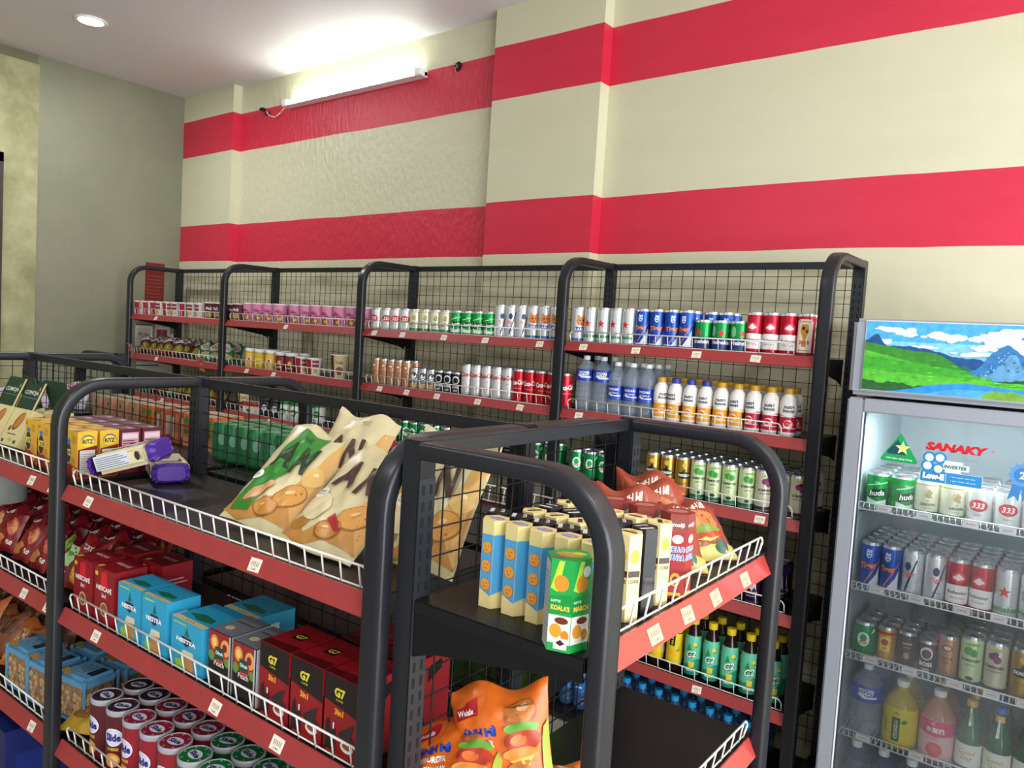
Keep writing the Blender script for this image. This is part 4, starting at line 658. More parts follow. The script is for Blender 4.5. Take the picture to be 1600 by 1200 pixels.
K['maltr']=tray(1,2,0,'#a8583c',lambda W,h:[('r',W*.1,h*.2,W*.42,h*.8,M('#c9bcae')),('r',W*.55,h*.1,W*.9,h*.9,M('#c0825c')),('r',W*.48,0,W*.52,h,M('#6a2c1c'))],.06,.055,.118,'carton_multipack','milk pack','#a9bfa8')
def canpack():
    g=G(); R=.031; h=.12
    for i in range(4):
        for j in range(3):
            c=(-.0945+.063*i,-.063+.063*j,0); g.lathe([(R*.85,0),(R,.008),(R,h-.01),(R*.88,h)],mat('#177a3c',.35,.2),16,c=c); g.lathe([(R*.8,h+.0005),(.002,h+.0006)],mat('#7cb890',.35,.5),14,c=c,cap0=False)
            g.T=Matrix.Translation(c); g.decal(cyl(R),[('r',-.012,.02,.012,.1,M('#0f5c2c')),('e',.028,.07,.012,.02,M('#8ac0a0'))]); g.T=None
    o=g.build('soda_can_pack')
    g=G(); g.rbox(-.128,-.097,.001,.128,.097,h+.004,mat('#78b88c',.12,alpha=.18),.012); g.build('shrink_wrap',o); return proto(o,'can pack')
K['canpack']=canpack()
K['dip']=box(.12,.05,.075,'#d9d4cc',[('r',e,.045,.119,.074,M('#b8241c')),T('Big Dip Xốp',.06,.059,.013,M('#e6c24c'),bold=.03,w=.1),('e',.045,.02,.016,.010,M('#5a4a34')),('r',.09,.01,.11,.03,M('#c4b8a8'))],[],[],'snack_box')
K['bluebox']=box(.26,.30,.20,'#16205a',[('r',.03,.06,.2,.12,M('#1f2c74')),('r',.05,.08,.15,.1,M('#3a4a9a'))],[('r',.03,.05,.25,.12,M('#1f2c74'))],[('r',.1,.1,.2,.2,M('#2a2418'))],'shipping_carton')
K['pink']=bag(.16,.12,.05,'#cfc6cf',[('p',[(-.07,.06),(.07,.07),(.07,.11),(-.07,.10)],M('#c06a8a')),('e',.0,.04,.04,.02,M('#7a9a5a')),T('SNACK',0,.085,.016,M('#e6dce2'),bold=.04)],51)
# ---------------------------------------------------------------- stocking the wall run
PZ=[z-.0055 for z in WZ]
rr=random.Random(5)
def row(key,xs,y,z,rows,dy,phrase,place,rz=.35,jit=.5,backs=None,fr=None,step=(0,1),jy=.002,ordx=None,swap=False):
    """xs: positions along the shelf of the front row; more rows behind it. backs: how many of the front positions each back row has"""
    p=K[key]; n=len(xs)
    for j in range(rows):
        for i,x in enumerate(xs):
            if j and backs and i not in backs: continue
            loc=Vector((x+rr.uniform(-.0006,.0006),y+j*dy+rr.uniform(0,jy),z)); a=rz+rr.uniform(-jit,jit)
            if fr is not None:
                loc=fr@loc; a+=ISZ
            nth=ORD[i]+' ' if n>1 else ''
            rowt='' if rows==1 else (', front row' if j==0 else ', %s row'%ORD[j])
            lab=f"{nth}{phrase}{' from left' if n>1 else ''}{rowt}, {place}"
            put(p,loc,a,lab,f"{phrase}s, {place}"if (n>1 or rows>1) else None)
def rng(a,n,d): return [a+k*d for k in range(n)]
top_=lambda b:f'top wall shelf, {b} bay'; s2_=lambda b:f'second wall shelf, {b} bay'; s3_=lambda b:f'third wall shelf, {b} bay'
row('cupw',rng(.0,9,.105),-.29,PZ[0],2,.105,'white noodle cup',top_('leftmost'),.5,.9)
row('cupd',[.96,1.06],-.29,PZ[0],2,.1,'dark red noodle cup',top_('leftmost'),.5,.3)
row('cupd',[1.29],-.29,PZ[0],2,.1,'dark red noodle cup',top_('second left'),.5,.3)
row('cupp',[1.39,1.49,1.60,1.70]+rng(1.86,6,.0985)+[2.453],-.285,PZ[0],2,.10,'pink noodle cup',top_('second left'),.5,.4)
row('333',[2.56,2.632,2.70,2.77],-.295,PZ[0],1,.068,'white can with red oval',top_('third'),.4,.35)
row('saigon',[2.84,2.908,2.977,3.045],-.295,PZ[0],1,.068,'pale green beer can',top_('third'),.5,.3)
row('huda',[3.115,3.183,3.251,3.318],-.295,PZ[0],1,.068,'bright green beer can',top_('third'),.5,.3)
row('crystal',[3.383,3.444,3.505],-.3,PZ[0],1,.06,'tall silver can',top_('third'),.6,.4)
row('larue',[3.566,3.627,3.688],-.3,PZ[0],1,.06,'silver can with orange face',top_('third'),.5,.3)
row('larue',[3.80],-.3,PZ[0],1,.06,'silver can with blue banner',top_('right'),.9,.1)
row('hsilver',[3.861,3.922,3.983,4.04],-.3,PZ[0],1,.06,'silver can with red star',top_('right'),.4,.6)
row('tiger',[4.10,4.162,4.224,4.286],-.3,PZ[0],2,.06,'tall blue can',top_('right'),.4,.5)
row('tiger',[4.348,4.408],-.225,PZ[0],2,.062,'tall blue can behind short cans',top_('right'),.3,.4)
row('hgreen',[4.352,4.421,4.489],-.296,PZ[0],1,.06,'short green and blue can',top_('right'),.3,.5)
row('bud',[4.545,4.604,4.663],-.3,PZ[0],1,.06,'tall crimson and white can',top_('right'),.3,.5)
row('cup18',[4.722],-.3,PZ[0],1,.06,'crimson can with gold trophy',top_('right'),.15,.02)
K_BR=row('brasil',[4.722],-.238,PZ[0],1,.06,'crimson can with green emblem behind trophy can',top_('right'),.15,.02)
# second shelf
rr2=random.Random(11)
def heap(keys,xs,ys,z,ph,place,tilt=.35,rz0=0,fr=None,sc=1,grp=None,lean=-.35):
    k=0
    for j,y in enumerate(ys):
        for i,x in enumerate(xs):
            key=keys[(i+j*2)%len(keys)] if not callable(keys) else keys(i,j); loc=Vector((x+rr2.uniform(-.01,.01),y,z)); a=rz0+rr2.uniform(-tilt,tilt)
            if fr is not None: loc=fr@loc; a+=ISZ
            rowt='' if len(ys)==1 else (', front row' if j==0 else f', {ORD[j]} row')
            t_=ph[key] if isinstance(ph,dict) else ph
            put(K[key],loc,0,f"{t_}, {ORD[i]} from left{rowt}, {place}",grp or f"packets, {place}",rot=(lean+rr2.uniform(-.12,.12),rr2.uniform(-.12,.12),a)); k+=1
NP={'noodle':'dark red noodle packet','noodlg':'green noodle packet'}
heap(lambda i,j:'noodle' if i<7 else 'noodlg',rng(.05,10,.115),[-.27,-.19],PZ[1]+.004,NP,'second wall shelf, leftmost bay',.3,.35)
row('jary',[1.44],-.29,PZ[1],2,.085,'yellow jar with white lid, leftmost',s2_('second left'),.5,.1)
row('jary2',[1.535],-.29,PZ[1],2,.085,'olive yellow jar',s2_('second left'),.5,.1)
row('jary',[1.645],-.29,PZ[1],2,.085,'yellow jar right of olive jar',s2_('second left'),.5,.1)
row('jarr',[1.745,1.84],-.29,PZ[1],2,.08,'dark red jar',s2_('second left'),.5,.1)
row('cupw',[1.94,2.045],-.29,PZ[1],1,.08,'red and white cup',s2_('second left'),.7,.2)
row('cupb',[2.25],-.28,PZ[1],1,.08,'lone beige and brown cup',s2_('second left'),.5,.2)
row('brown',[2.58,2.636,2.692,2.748,2.804],-.30,PZ[1],2,.056,'slim light brown can',s2_('third'),.5,.4)
row('bossw',[2.862,2.918,2.974],-.30,PZ[1],2,.056,'short silver coffee can',s2_('third'),.5,.2)
row('bossb',[3.03,3.086,3.142],-.30,PZ[1],2,.056,'short black coffee can',s2_('third'),.5,.2)
row('cokew',rng(3.204,5,.061),-.30,PZ[1],2,.06,'tall white cola can',s2_('third'),.4,.5)
row('coke',rng(3.509,4,.061),-.30,PZ[1],2,.06,'tall red cola can',s2_('third'),.4,.5)
row('coke',[3.757],-.305,PZ[1],1,.06,'red cola can behind the post',s2_('right'),.8,.1)
row('poc1',[3.835,3.918],-.275,PZ[1],2,.085,'large blue-label bottle',s2_('right'),.35,.1)
row('poc2',[3.992,4.061,4.130],-.285,PZ[1],3,.078,'smaller clear bottle',s2_('right'),.3,.15)
row('nug',[4.194],-.292,PZ[1],3,.066,'gold-capped orange bottle left of blue caps',s2_('right'),.9,.1)
row('nub',[4.255,4.316,4.377],-.292,PZ[1],1,.066,'blue-capped milk drink bottle',s2_('right'),.3,.6)
row('nug',[4.255,4.316,4.377],-.226,PZ[1],2,.066,'gold-capped bottle behind blue-capped ones',s2_('right'),.3,.5)
row('nug',[4.438,4.499],-.292,PZ[1],3,.066,'gold-capped orange bottle',s2_('right'),.1,.3)
row('nur',[4.560,4.621,4.682],-.292,PZ[1],2,.066,'gold-capped red bottle',s2_('right'),.1,.4)
# third shelf
heap(lambda i,j:'noodle' if i%3 else 'noodlg',rng(.08,9,.12),[-.26],PZ[2]+.004,NP,'third wall shelf, leftmost bay',.3,.35)
row('cupb',[1.35],-.28,PZ[2],1,.08,'brown and beige cup',s3_('second left'),.5,.2)
row('tinb',[1.60,1.69],-.28,PZ[2],2,.08,'black tin',s3_('second left'),.5,.2)
row('ting',[1.79,1.89,1.99],-.28,PZ[2],2,.08,'white and green tin',s3_('second left'),.5,.2)
row('green',rng(2.80,7,.072),-.29,PZ[2],2,.07,'green soda can',s3_('third'),.4,.5)
row('green',[3.62,3.69],-.29,PZ[2],2,.07,'green soda can near post',s3_('third'),.4,.5)
row('green',[3.83,3.90,3.97],-.29,PZ[2],2,.07,'green soda can',s3_('right'),.4,.5)
row('bow',[4.185,4.248,4.311],-.295,PZ[2],4,.061,'gold can with black oval',s3_('right'),.45,.3)
row('apple',[4.373,4.435,4.497,4.559],-.295,PZ[2],4,.061,'pale green apple can',s3_('right'),.4,.3)
row('berry',[4.620,4.681,4.742],-.295,PZ[2],4,.061,'beige can with purple berries',s3_('right'),.4,.3)
# fourth, fifth and base
row('sting',rng(4.10,3,.062),-.29,PZ[3],1,.062,'dark red energy can','fourth wall shelf, right bay',.4,.3)
row('purple',rng(4.30,7,.062),-.29,PZ[3],3,.062,'dark purple can','fourth wall shelf, right bay',.3,.3)
row('teay',[4.10,4.175,4.25,4.325],-.285,PZ[4],2,.08,'yellow label tea bottle','fifth wall shelf, right bay',.4,.5)
row('c2',[4.40,4.472,4.544,4.616,4.70],-.285,PZ[4],2,.08,'green label bottle with yellow cap','fifth wall shelf, right bay',.15,.5)
row('water',rng(3.86,12,.070),-.30,.056,4,.075,'blue-capped water bottle','bottom wall shelf, right bay',.2,.5)
row('lime',rng(3.2,7,.064),-.29,PZ[4],1,.062,'lime green can','fifth wall shelf, third bay',.3,.3)
# ---------------------------------------------------------------- island, near side
I0=IZ[0]-.0055; I1=IZ[1]-.0055; I2=IZ[2]-.0055
def iput(key,x,y,z,rz,label,grp=None,rot=None,rest=True):
    p=ISL@Vector((x,y,z)); r_=(rot[0],rot[1],rot[2]+ISZ) if rot else None
    return put(K[key],p,rz+ISZ,label,grp,r_,rest)
CG='long cracker cartons with dark green flaps'
iput('comoja',-.74,-.285,I0+.004,0,'leftmost cracker carton with dark green flap on near top shelf',CG,rot=(-.42,0,.05))
iput('comoja',-.60,-.28,I0+.004,0,'second cracker carton with dark green flap from left, leaning back',CG,rot=(-.42,0,.05))
iput('comoja',-.66,-.17,I0+.004,0,'cracker carton with green flap standing behind the two front ones',CG,rot=(-.25,0,PI-.1))
iput('comoja',-.50,-.16,I0+.004,0,'cracker carton showing cream back nearest the mesh, green flap',CG,rot=(-.25,0,PI+.1))
RG='yellow round-cracker boxes on the near top shelf'
for i,(x,l) in enumerate([(-.355,'leftmost yellow and maroon round-cracker box, front row'),(-.268,'second yellow and maroon round-cracker box from left, front row'),(-.181,'third yellow and maroon round-cracker box, behind the island post'),(-.094,'rightmost yellow and maroon round-cracker box, beside the cream packs')]): iput('ritz',x,-.295,I0,0,l,RG)
for i,x in enumerate([-.355,-.268,-.181,-.094]): iput('ritz',x,-.236,I0,0,f'{ORD[i]} round-cracker box from left in the second row, near top shelf',RG)
for j,y in enumerate([-.172,-.108]):
    for i,x in enumerate([-.36,-.275,-.19,-.105]): iput('plum',x,y,I0,0,f'{ORD[i]} plum-coloured box from left in the {ORD[j+2]} row, near top shelf','plum biscuit boxes on the near top shelf')
iput('bread',-1.0,-.25,I0+.004,0,'orange-yellow bread bag left of the cracker cartons, near top shelf',None,(-.5,0,.3)); iput('bread',-.87,-.20,I0+.004,0,'orange-yellow bread bag right behind the leftmost bread bag',None,(-.5,0,.2))
iput('plumpack',.095,-.243,I0+.052,0,'cream biscuit pack with purple end, lying tilted across another',None,rot=(.10,-.30,.50),rest=False)
iput('plumpack',.045,-.120,I0,0,'cream biscuit pack with purple end, lying flat below the tilted one',None,rot=(0,0,-.40))
iput('ang',.69,-.285,I0,0,'rice cracker bag with green stripe leaning on the near top shelf',None,rot=(-.80,.08,.08))
iput('anb2',.775,-.178,I0,0,'rice cracker bag behind the green striped one, only its top showing',None,rot=(-.52,.03,.0))
iput('anb',.915,-.30,I0,0,'brown-lettered rice cracker bag leaning right of the green one',None,rot=(-.88,.05,.04))
iput('anb2',1.105,-.215,I0,0,'upright brown-lettered rice cracker bag seen through the end mesh',None,rot=(-.50,0,.0))
# second near shelf
NG='dark red coffee cartons on the near second shelf'
for l,x,y in [('front left dark red coffee carton with round cup picture',.075,-.315),('front right dark red coffee carton beside the light blue cartons',.19,-.315),('back left dark red coffee carton near the mesh',.075,-.21),('back right dark red coffee carton showing its right side',.215,-.205)]: iput('nescafe',x,y,I1,.02,l,NG)
TG2='light blue iced tea cartons on the near second shelf'
iput('nestea',.322,-.318,I1,.03,'light blue tea carton nearest the dark red coffee cartons',TG2); iput('nestea',.437,-.318,I1,.03,'light blue tea carton with white patch on its side',TG2)
iput('nestea2',.575,-.305,I1,0,'low light blue tea carton in front, left of the peach cartons',TG2); iput('nestea2',.60,-.19,I1,.0,'low light blue tea carton behind, near the mesh',TG2)
iput('dilmah',.70,-.308,I1,.03,'left black peach tea carton with grey side','black peach tea cartons'); iput('dilmah',.788,-.308,I1,.02,'right black peach tea carton with grey side','black peach tea cartons')
GG='red and black coffee cartons on the near second shelf'
for l,x,y in [('leftmost red and black coffee carton, front row',.888,-.30),('middle red and black coffee carton, front row',.988,-.30),('rightmost red and black coffee carton by the end post, front row',1.088,-.30),('left red and black coffee carton, back row',.985,-.175),('right red and black coffee carton, back row',1.09,-.175)]: iput('g7',x,y,I1,0,l,GG)
heap(lambda i,j:('cosyg' if (i==7 and j==0) else 'nacho' if (i==8 and j==0) else 'cosy'),rng(-1.09,9,.127),[-.31,-.24,-.17,-.10],I1+.004,{'cosy':'dark red biscuit bag','cosyg':'dark red bag with green shapes','nacho':'red bag with yellow shapes'},'near second island shelf',.15,.1,ISL,lean=-.5)
# third near shelf
heap(lambda i,j:'brbag' if (i+j)%2 else 'orbag',rng(-1.08,5,.145),[-.30,-.2],I2+.004,{'orbag':'orange snack bag','brbag':'brown snack bag with dark stripes'},'near third island shelf',.3,.2,ISL,lean=-.6)
WG='light blue walnut packs on the near third shelf'
for l,x,y,r_ in [('leftmost light blue walnut pack, front row',-.36,-.295,.08),('middle light blue walnut pack, front row',-.22,-.292,.08),('rightmost light blue walnut pack by the island post',-.07,-.27,.15),('light blue walnut pack behind the middle one',-.22,-.17,.1),('light blue walnut pack behind the rightmost one',-.07,-.15,.1)]: iput('walnut',x,y,I2,r_,l,WG)
iput('yelbag',.045,-.335,I2+.004,0,'yellow snack bag slumped left of the canisters',None,rot=(-1.15,0,.5)); iput('yelbag',.03,-.215,I2+.008,0,'yellow snack bag behind the slumped one',None,rot=(-1.0,0,.2))
# canisters: hex-like packing, colour by column
cols=[('slm','maroon-lidded'),('slm','maroon-lidded'),('slr','red-lidded'),('slr','red-lidded'),('slr','red-lidded'),('slg','green-lidded'),('slg','green-lidded'),('slg','green-lidded')]
for i,(k_,nm) in enumerate(cols):
    for j in range(3):
        iput(k_,.155+.083*i+.0*j,-.325+.083*j,I2,rr2.uniform(-.2,.5),f'{nm} crisps canister, {ORD[i]} file from the island post, {ORD[j]} row from the edge','crisps canisters on the near third shelf')
# below
iput('bluebox',-.74,-.24,.131,.05,'dark blue shipping carton on the bottom near shelf'); iput('bluebox',-.44,-.24,.131,0,'second dark blue shipping carton, right of the other')
# ---------------------------------------------------------------- island, far side
F0=IZ[0]-.0055; E0_=1.1362
for j,y in enumerate([.30,.235]):
    for i in range(9):
        k_=['juice','malt','malt','maltr','maltr','juice','juice','juice','juice'][i] if 0 else (['malt']*4+['juice']+['maltr']*2+['juice']*2)[i]
        iput(k_,-1.10+.1*i,y,F0,0,{'juice':'orange juice carton pack','malt':'brown malt drink carton pack','maltr':'rust-coloured drink carton pack'}[k_]+f', {ORD[i]} in line from the far end, {["aisle","mesh"][j]} side','carton multipacks on the far top island shelf')
for x_,y_,l_ in ((-1.46,.10,'pink and white snack bag on the far left end unit, nearer the mesh corner'),(-1.45,-.10,'pink and white snack bag on the far left end unit, nearer the viewer'),(-1.45,.25,'pink and white snack bag on the far left end unit, farthest back')):
    iput('pink',x_,y_,E0_,0,l_,'pink and white snack bags',rot=(-.5,0,.5))
iput('canpack',-.045,.235,F0,0,'left shrink-wrapped pack of green cans, far top island shelf','green can packs'); iput('canpack',.225,.235,F0,0,'right shrink-wrapped pack of green cans, far top island shelf','green can packs')
put(K['dip'],(1.48,-.295,PZ[2]+.001),.25,'white snack box with red top on the third wall shelf')
row('lime',rng(.86,5,.066),.31,I1,2,-.062,'lime green tall can','far second island shelf',PI,.3,fr=ISL)
iput('cosy',-1.10,.2,I1+.004,0,'dark red bag on the far second shelf near its left end',None,rot=(-.4,0,PI))
# ---------------------------------------------------------------- end unit in the foreground
E0=1.1362
def eput(*a,**k): return iput(*a,**k)
XE=[1.372,1.4185,1.465,1.5115,1.558]
for j,(key,y,nm) in enumerate([('hexb',-.300,'blue hexagonal biscuit carton'),('hexk',-.246,'black hexagonal biscuit carton'),('hexc',-.192,'cream hexagonal biscuit carton'),('hexk',-.138,'black hexagonal biscuit carton'),('hexc',-.084,'cream hexagonal biscuit carton')]):
    for i,x in enumerate(XE):
        if key=='hexk' and y<-.2: x-=.036
        iput(key,x,y,E0,(0 if key=='hexb' else rr2.choice([0,PI/3,-PI/3]))+.0,f'{ORD[i]} {nm} from the mesh, {ORD[j]} row from the front frame',f'{nm}s on the end shelf, {ORD[j]} row')
for i,x in enumerate([1.436,1.500,1.564]): 
    iput('hexr',x,-.026,E0,PI/6+PI/3*0,f'{ORD[i]} dark red hexagonal carton from the mesh, beside the burger bags','dark red hexagonal cartons')
    iput('hexk' ,x-.11 if i==0 else x-.112,.0,E0,0,f'black hexagonal carton near the mesh behind the dark red ones, {ORD[i]}','loose black cartons') if i==0 else None
iput('hexg',1.548,-.353,E0,.26,'green and white hexagonal biscuit box nearest the viewer on the end shelf')
for i,(x,y,r_,ln) in enumerate([(1.515,.085,.75,-.75),(1.535,.215,1.0,-.85),(1.40,.10,.5,-.35),(1.41,.21,.6,-.35),(1.34,.29,.5,-.3)]):
    iput('bun2',x,y,E0,0,['rust-brown burger bun bag beside the dark red cartons','rust-brown burger bun bag at the far end near the price strip','rust-brown burger bun bag second from the cartons','rust-brown burger bun bag behind, towards the far frame','rust-brown burger bun bag against the mesh'][i],'rust-brown burger bun bags on the end shelf',rot=(ln,.0,r_))
E1=.7345
iput('bun',1.385,-.235,E1,0,'orange burger bun bag showing its printed front, lower end shelf','orange burger bun bags',rot=(-.28,-.22,.42))
iput('bun',1.352,-.37,E1,0,'orange burger bun bag left of the other, lower end shelf','orange burger bun bags',rot=(-1.0,-.25,.35))
iput('bun',1.49,-.325,E1,0,'orange burger bun bag lying lowest in front, lower end shelf','orange burger bun bags',rot=(-1.25,-.1,.5))
# ---------------------------------------------------------------- drinks fridge
FX0,FX1,FY,FYB,FH=4.926,5.556,-.50,.10,1.692
GREY=mat('#a3a7b0',.3,.3); GREYD=mat('#5c6068',.4); LINER=mat('#bccace',.4); 
fr=tag(empty('drinks_fridge',((FX0+FX1)/2,0,0)),'tall grey glass-door drinks fridge with a landscape sign on top','fridge')
cx=(FX0+FX1)/2; hw=(FX1-FX0)/2
g=G(); t=.035; z0,z1=.10,1.452
g.rbox(-hw,FY+.045,.06,-hw+t,FYB,z1,GREY,.003); g.rbox(hw-t,FY+.045,.06,hw,FYB,z1,GREY,.003); g.box(-hw+t,FYB-.03,.06,hw-t,FYB,z1,GREY); g.box(-hw+t,FY+.045,.06,hw-t,FYB-.03,.13,GREY)
g.box(-hw,FY+.05,0.0,hw,FYB,.06,GREYD); g.build('cabinet_body',fr)
g=G(); g.box(-hw+t,FYB-.036,.13,hw-t,FYB-.03,1.452,LINER); g.box(-hw+t,FY+.05,.13,-hw+t+.006,FYB-.03,1.452,LINER); g.box(hw-t-.006,FY+.05,.13,hw-t,FYB-.03,1.452,LINER); g.box(-hw+t,FY+.05,.128,hw-t,FYB-.03,.134,LINER); g.box(-hw+t,FY+.05,1.43,hw-t,FYB-.03,1.452,LINER)
for z in (.38,.43,.63,.68,.85,.90,1.09,1.14): g.rbox(-hw+t+.006,FY+.08,z,-hw+t+.010,FYB-.05,z+.006,LINER,.002)
g.build('inner_liner',fr)
g=G(); g.rbox(-hw,FY-.005,1.463,hw,FYB,FH,GREY,.012); g.build('sign_housing',fr)
# landscape on the backlit panel
def EM(h,e=.14,r=.35): return mat(h,r,noise=.2,nscale=55,emit=e)
pn=G(); px0,px1,pz0,pz1=-hw+.040,hw-.040,1.482,1.684; PW=px1-px0; PH=pz1-pz0
def PP(pts): return [(x*PW,y*PH) for x,y in pts]
def wave(x0,x1,f,base,n=40): return PP([(x0,base)]+[(x0+(x1-x0)*k/n,f(x0+(x1-x0)*k/n)) for k in range(n+1)]+[(x1,base)])
nz=lambda x,s: .5*math.sin(x*37+s)+.3*math.sin(x*83+s*2)+.2*math.sin(x*171+s*3)
sh=[('r',0,0,PW,PH,EM('#4aa0e0')),('r',0,0,PW,PH*.72,EM('#7cbcec'))]
for (a,b,c,d,cc) in [(.12,.88,.10,.045,'#e8eef4'),(.2,.86,.09,.06,'#dce6f0'),(.34,.82,.11,.06,'#e6ecf4'),(.42,.80,.09,.07,'#d4deea'),(.10,.72,.06,.04,'#c9dcec'),(.3,.66,.08,.03,'#c9dcec'),(.62,.80,.16,.13,'#eef2f6'),(.75,.70,.20,.12,'#e2e8f0'),(.9,.82,.18,.14,'#eef2f6'),(.56,.68,.10,.06,'#dbe4ee'),(.7,.9,.14,.08,'#f2f4f8'),(.52,.60,.13,.04,'#ccd9e6')]:
    rc=random.Random(int(a*1000)); cl=[]
    for k in range(26):
        u=rc.gauss(0,.42); v_=rc.gauss(0,.38); s_=rc.uniform(.16,.38)*(1-.4*min(abs(u),1)); cl.append(('e',(a+c*.75*u)*PW,(b+d*.8*v_)*PH,c*PW*s_*.8,d*PH*s_*1.5,EM(rc.choice([cc,'#dfe8f2','#f0f3f8','#c4d4e6']))))
    sh+=sorted(cl,key=lambda q:q[2])
sh+=[('p',wave(0,.62,lambda x:max(.2,.70-.35*x)+.14*math.exp(-((x-.055)/.03)**2)+.05*math.exp(-((x-.27)/.07)**2)+.022*nz(x,1),.2),EM('#1f4a80')),
 ('p',wave(.14,.62,lambda x:.50-.35*(x-.2)+.10*math.exp(-((x-.33)/.07)**2)+.03*nz(x,3),.2),EM('#24605c')),
 ('p',wave(.44,1,lambda x:.34+.40*math.exp(-((x-.655)/.095)**2)+.3*math.exp(-((x-.90)/.09)**2)+.035*nz(x,5),.2),EM('#3470a8')),
 ('p',wave(.55,.80,lambda x:.30+.30*math.exp(-((x-.67)/.06)**2)+.05*nz(x,7),.25),EM('#5a92b8')),
 ('p',wave(.45,1,lambda x:.27+.08*math.sin(x*9)+.03*nz(x,9),.1),EM('#1f5438')),
 ('p',wave(0,.60,lambda x:.70-1.0*x+.55*min(x,.3)*(x>0)+.05*math.exp(-((x-.36)/.08)**2)-.4*max(0,x-.42)+.006*nz(x,2),0),EM('#357f28')),
 ('p',wave(0,.62,lambda x:.58-.60*x-.5*max(0,x-.42),0),EM('#4fae30')),
 ('p',wave(0,.6,lambda x:.50-.30*x+.02*nz(x,4)-.4*max(0,x-.45),0),EM('#3c9a2c')),
 ('p',wave(0,1,lambda x:.30-.10*x+.012*nz(x,6),0),EM('#52ae34')),
 ('p',wave(0,.45,lambda x:.14-.1*x+.03*nz(x,8),0),EM('#2a5a30')),
 ('p',PP([(.14,0),(.24,.06),(.34,.14),(.5,.19),(1,.10),(1,0)]),EM('#2f88d0')),('p',PP([(.3,0),(.44,.10),(.7,.11),(1,.05),(1,0)]),EM('#4a9cdc')),('e',.66*PW,.02*PH,.10*PW,.10*PH,EM('#6a9c3c'))]
# streaks of grass and rock texture
rg=random.Random(3)
for k in range(120):
    x=rg.uniform(0,.98); zmax=min(.62-.42*x-.7*max(0,x-.42),.5) if x<.55 else .22
    z=rg.uniform(.17,max(.2,zmax)); sh.append(('p',PP([(x,z),(x+rg.uniform(.01,.05),z+.004),(min(1,x+.03),z+rg.uniform(.012,.02))]),EM(rg.choice(['#2f8a24','#7cd84c','#3c9c2c','#50b434']))))
for k in range(60):
    x=rg.uniform(.55,.98); z=rg.uniform(.3,.3+.34*math.exp(-((x-.655)/.085)**2)); sh.append(('p',PP([(x,z),(x+.008,z+.03),(x+.012,z)]),EM(rg.choice(['#6aa0c4','#2a5c90','#86b0c8']))))
def clipP(s_):
    if s_[0]=='p': return ('p',[(min(max(a,0),PW),min(max(b,0),PH)) for a,b in s_[1]],s_[-1])
    if s_[0]=='e':
        cx_,cy_,a_,b_=s_[1:5]; return ('p',[(min(max(cx_+a_*math.cos(t_*.314),0),PW),min(max(cy_+b_*math.sin(t_*.314)*(1+.12*math.sin(t_*2.1)),0),PH)) for t_ in range(20)],s_[-1])
    return s_
pn.rbox(px0-.003,FY-.010,pz0-.003,px1+.003,FY-.004,pz1+.003,mat('#c9ccd2',.3),.001)
pn.decal(flat((px0,FY-.010,pz0),(1,0,0),(0,0,1)),[clipP(s_) for s_ in sh],.0003,.00001)
pn.build('landscape_sign',fr)
# door
g=G(); dw=.048; dz0,dz1=.10,1.454
g.rbox(-hw,FY,dz0,-hw+dw,FY+.042,dz1,GREY,.006); g.rbox(hw-dw,FY,dz0,hw,FY+.042,dz1,GREY,.006); g.rbox(-hw+dw-.002,FY+.0006,dz1-.042,hw-dw+.002,FY+.042,dz1-.0005,GREY,.004); g.rbox(-hw+dw-.002,FY+.0006,dz0,hw-dw+.002,FY+.042,dz0+.05,GREY,.004)
g.box(-hw+dw-.001,FY+.002,dz0+.05,-hw+dw+.003,FY+.02,dz1-.042,mat('#e4e8ec',.3)); g.box(-hw+dw+.003,FY+.004,dz0+.05,-hw+dw+.005,FY+.02,dz1-.042,mat('#2c3036',.4))
door=g.build('door',fr)
gm=bpy.data.materials.new('door_glass'); gm.use_nodes=True; nt=gm.node_tree; nt.nodes.clear(); N=nt.nodes.new
out=N('ShaderNodeOutputMaterial'); tr=N('ShaderNodeBsdfTransparent'); gl=N('ShaderNodeBsdfGlossy'); gl.inputs['Roughness'].default_value=.03; df=N('ShaderNodeBsdfDiffuse'); df.inputs[0].default_value=(.75,.82,.86,1)
tr.inputs[0].default_value=(.95,.98,.98,1); lw=N('ShaderNodeFresnel'); lw.inputs[0].default_value=1.5; mx=N('ShaderNodeMixShader'); mx2=N('ShaderNodeMixShader')
tc=N('ShaderNodeTexCoord'); nn=N('ShaderNodeTexNoise'); nn.inputs['Scale'].default_value=3; mr=N('ShaderNodeMapRange'); mr.inputs[1].default_value=.35; mr.inputs[2].default_value=.75; mr.inputs[3].default_value=.01; mr.inputs[4].default_value=.09
nt.links.new(tc.outputs['Object'],nn.inputs['Vector']); nt.links.new(nn.outputs['Fac'],mr.inputs[0]); nt.links.new(mr.outputs[0],mx2.inputs[0]); nt.links.new(tr.outputs[0],mx2.inputs[1]); nt.links.new(df.outputs[0],mx2.inputs[2])
nt.links.new(lw.outputs[0],mx.inputs[0]); nt.links.new(mx2.outputs[0],mx.inputs[1]); nt.links.new(gl.outputs[0],mx.inputs[2]); nt.links.new(mx.outputs[0],out.inputs[0])
g=G(); g.add([(-hw+dw,FY+.008,dz0+.05),(hw-dw,FY+.008,dz0+.05),(hw-dw,FY+.008,dz1-.042),(-hw+dw,FY+.008,dz1-.042)],[(0,1,2,3)],gm); g.build('glass_pane',door)
SF=lambda x,z:flat((x-cx,FY+.0065,z),(1,0,0),(0,0,1))
def sticker(name,x,z,shapes,label=None):
    g=G(); g.decal(SF(x,z),shapes,.0002,.0002); o=g.build(name,door)
    if label: o['label']=label
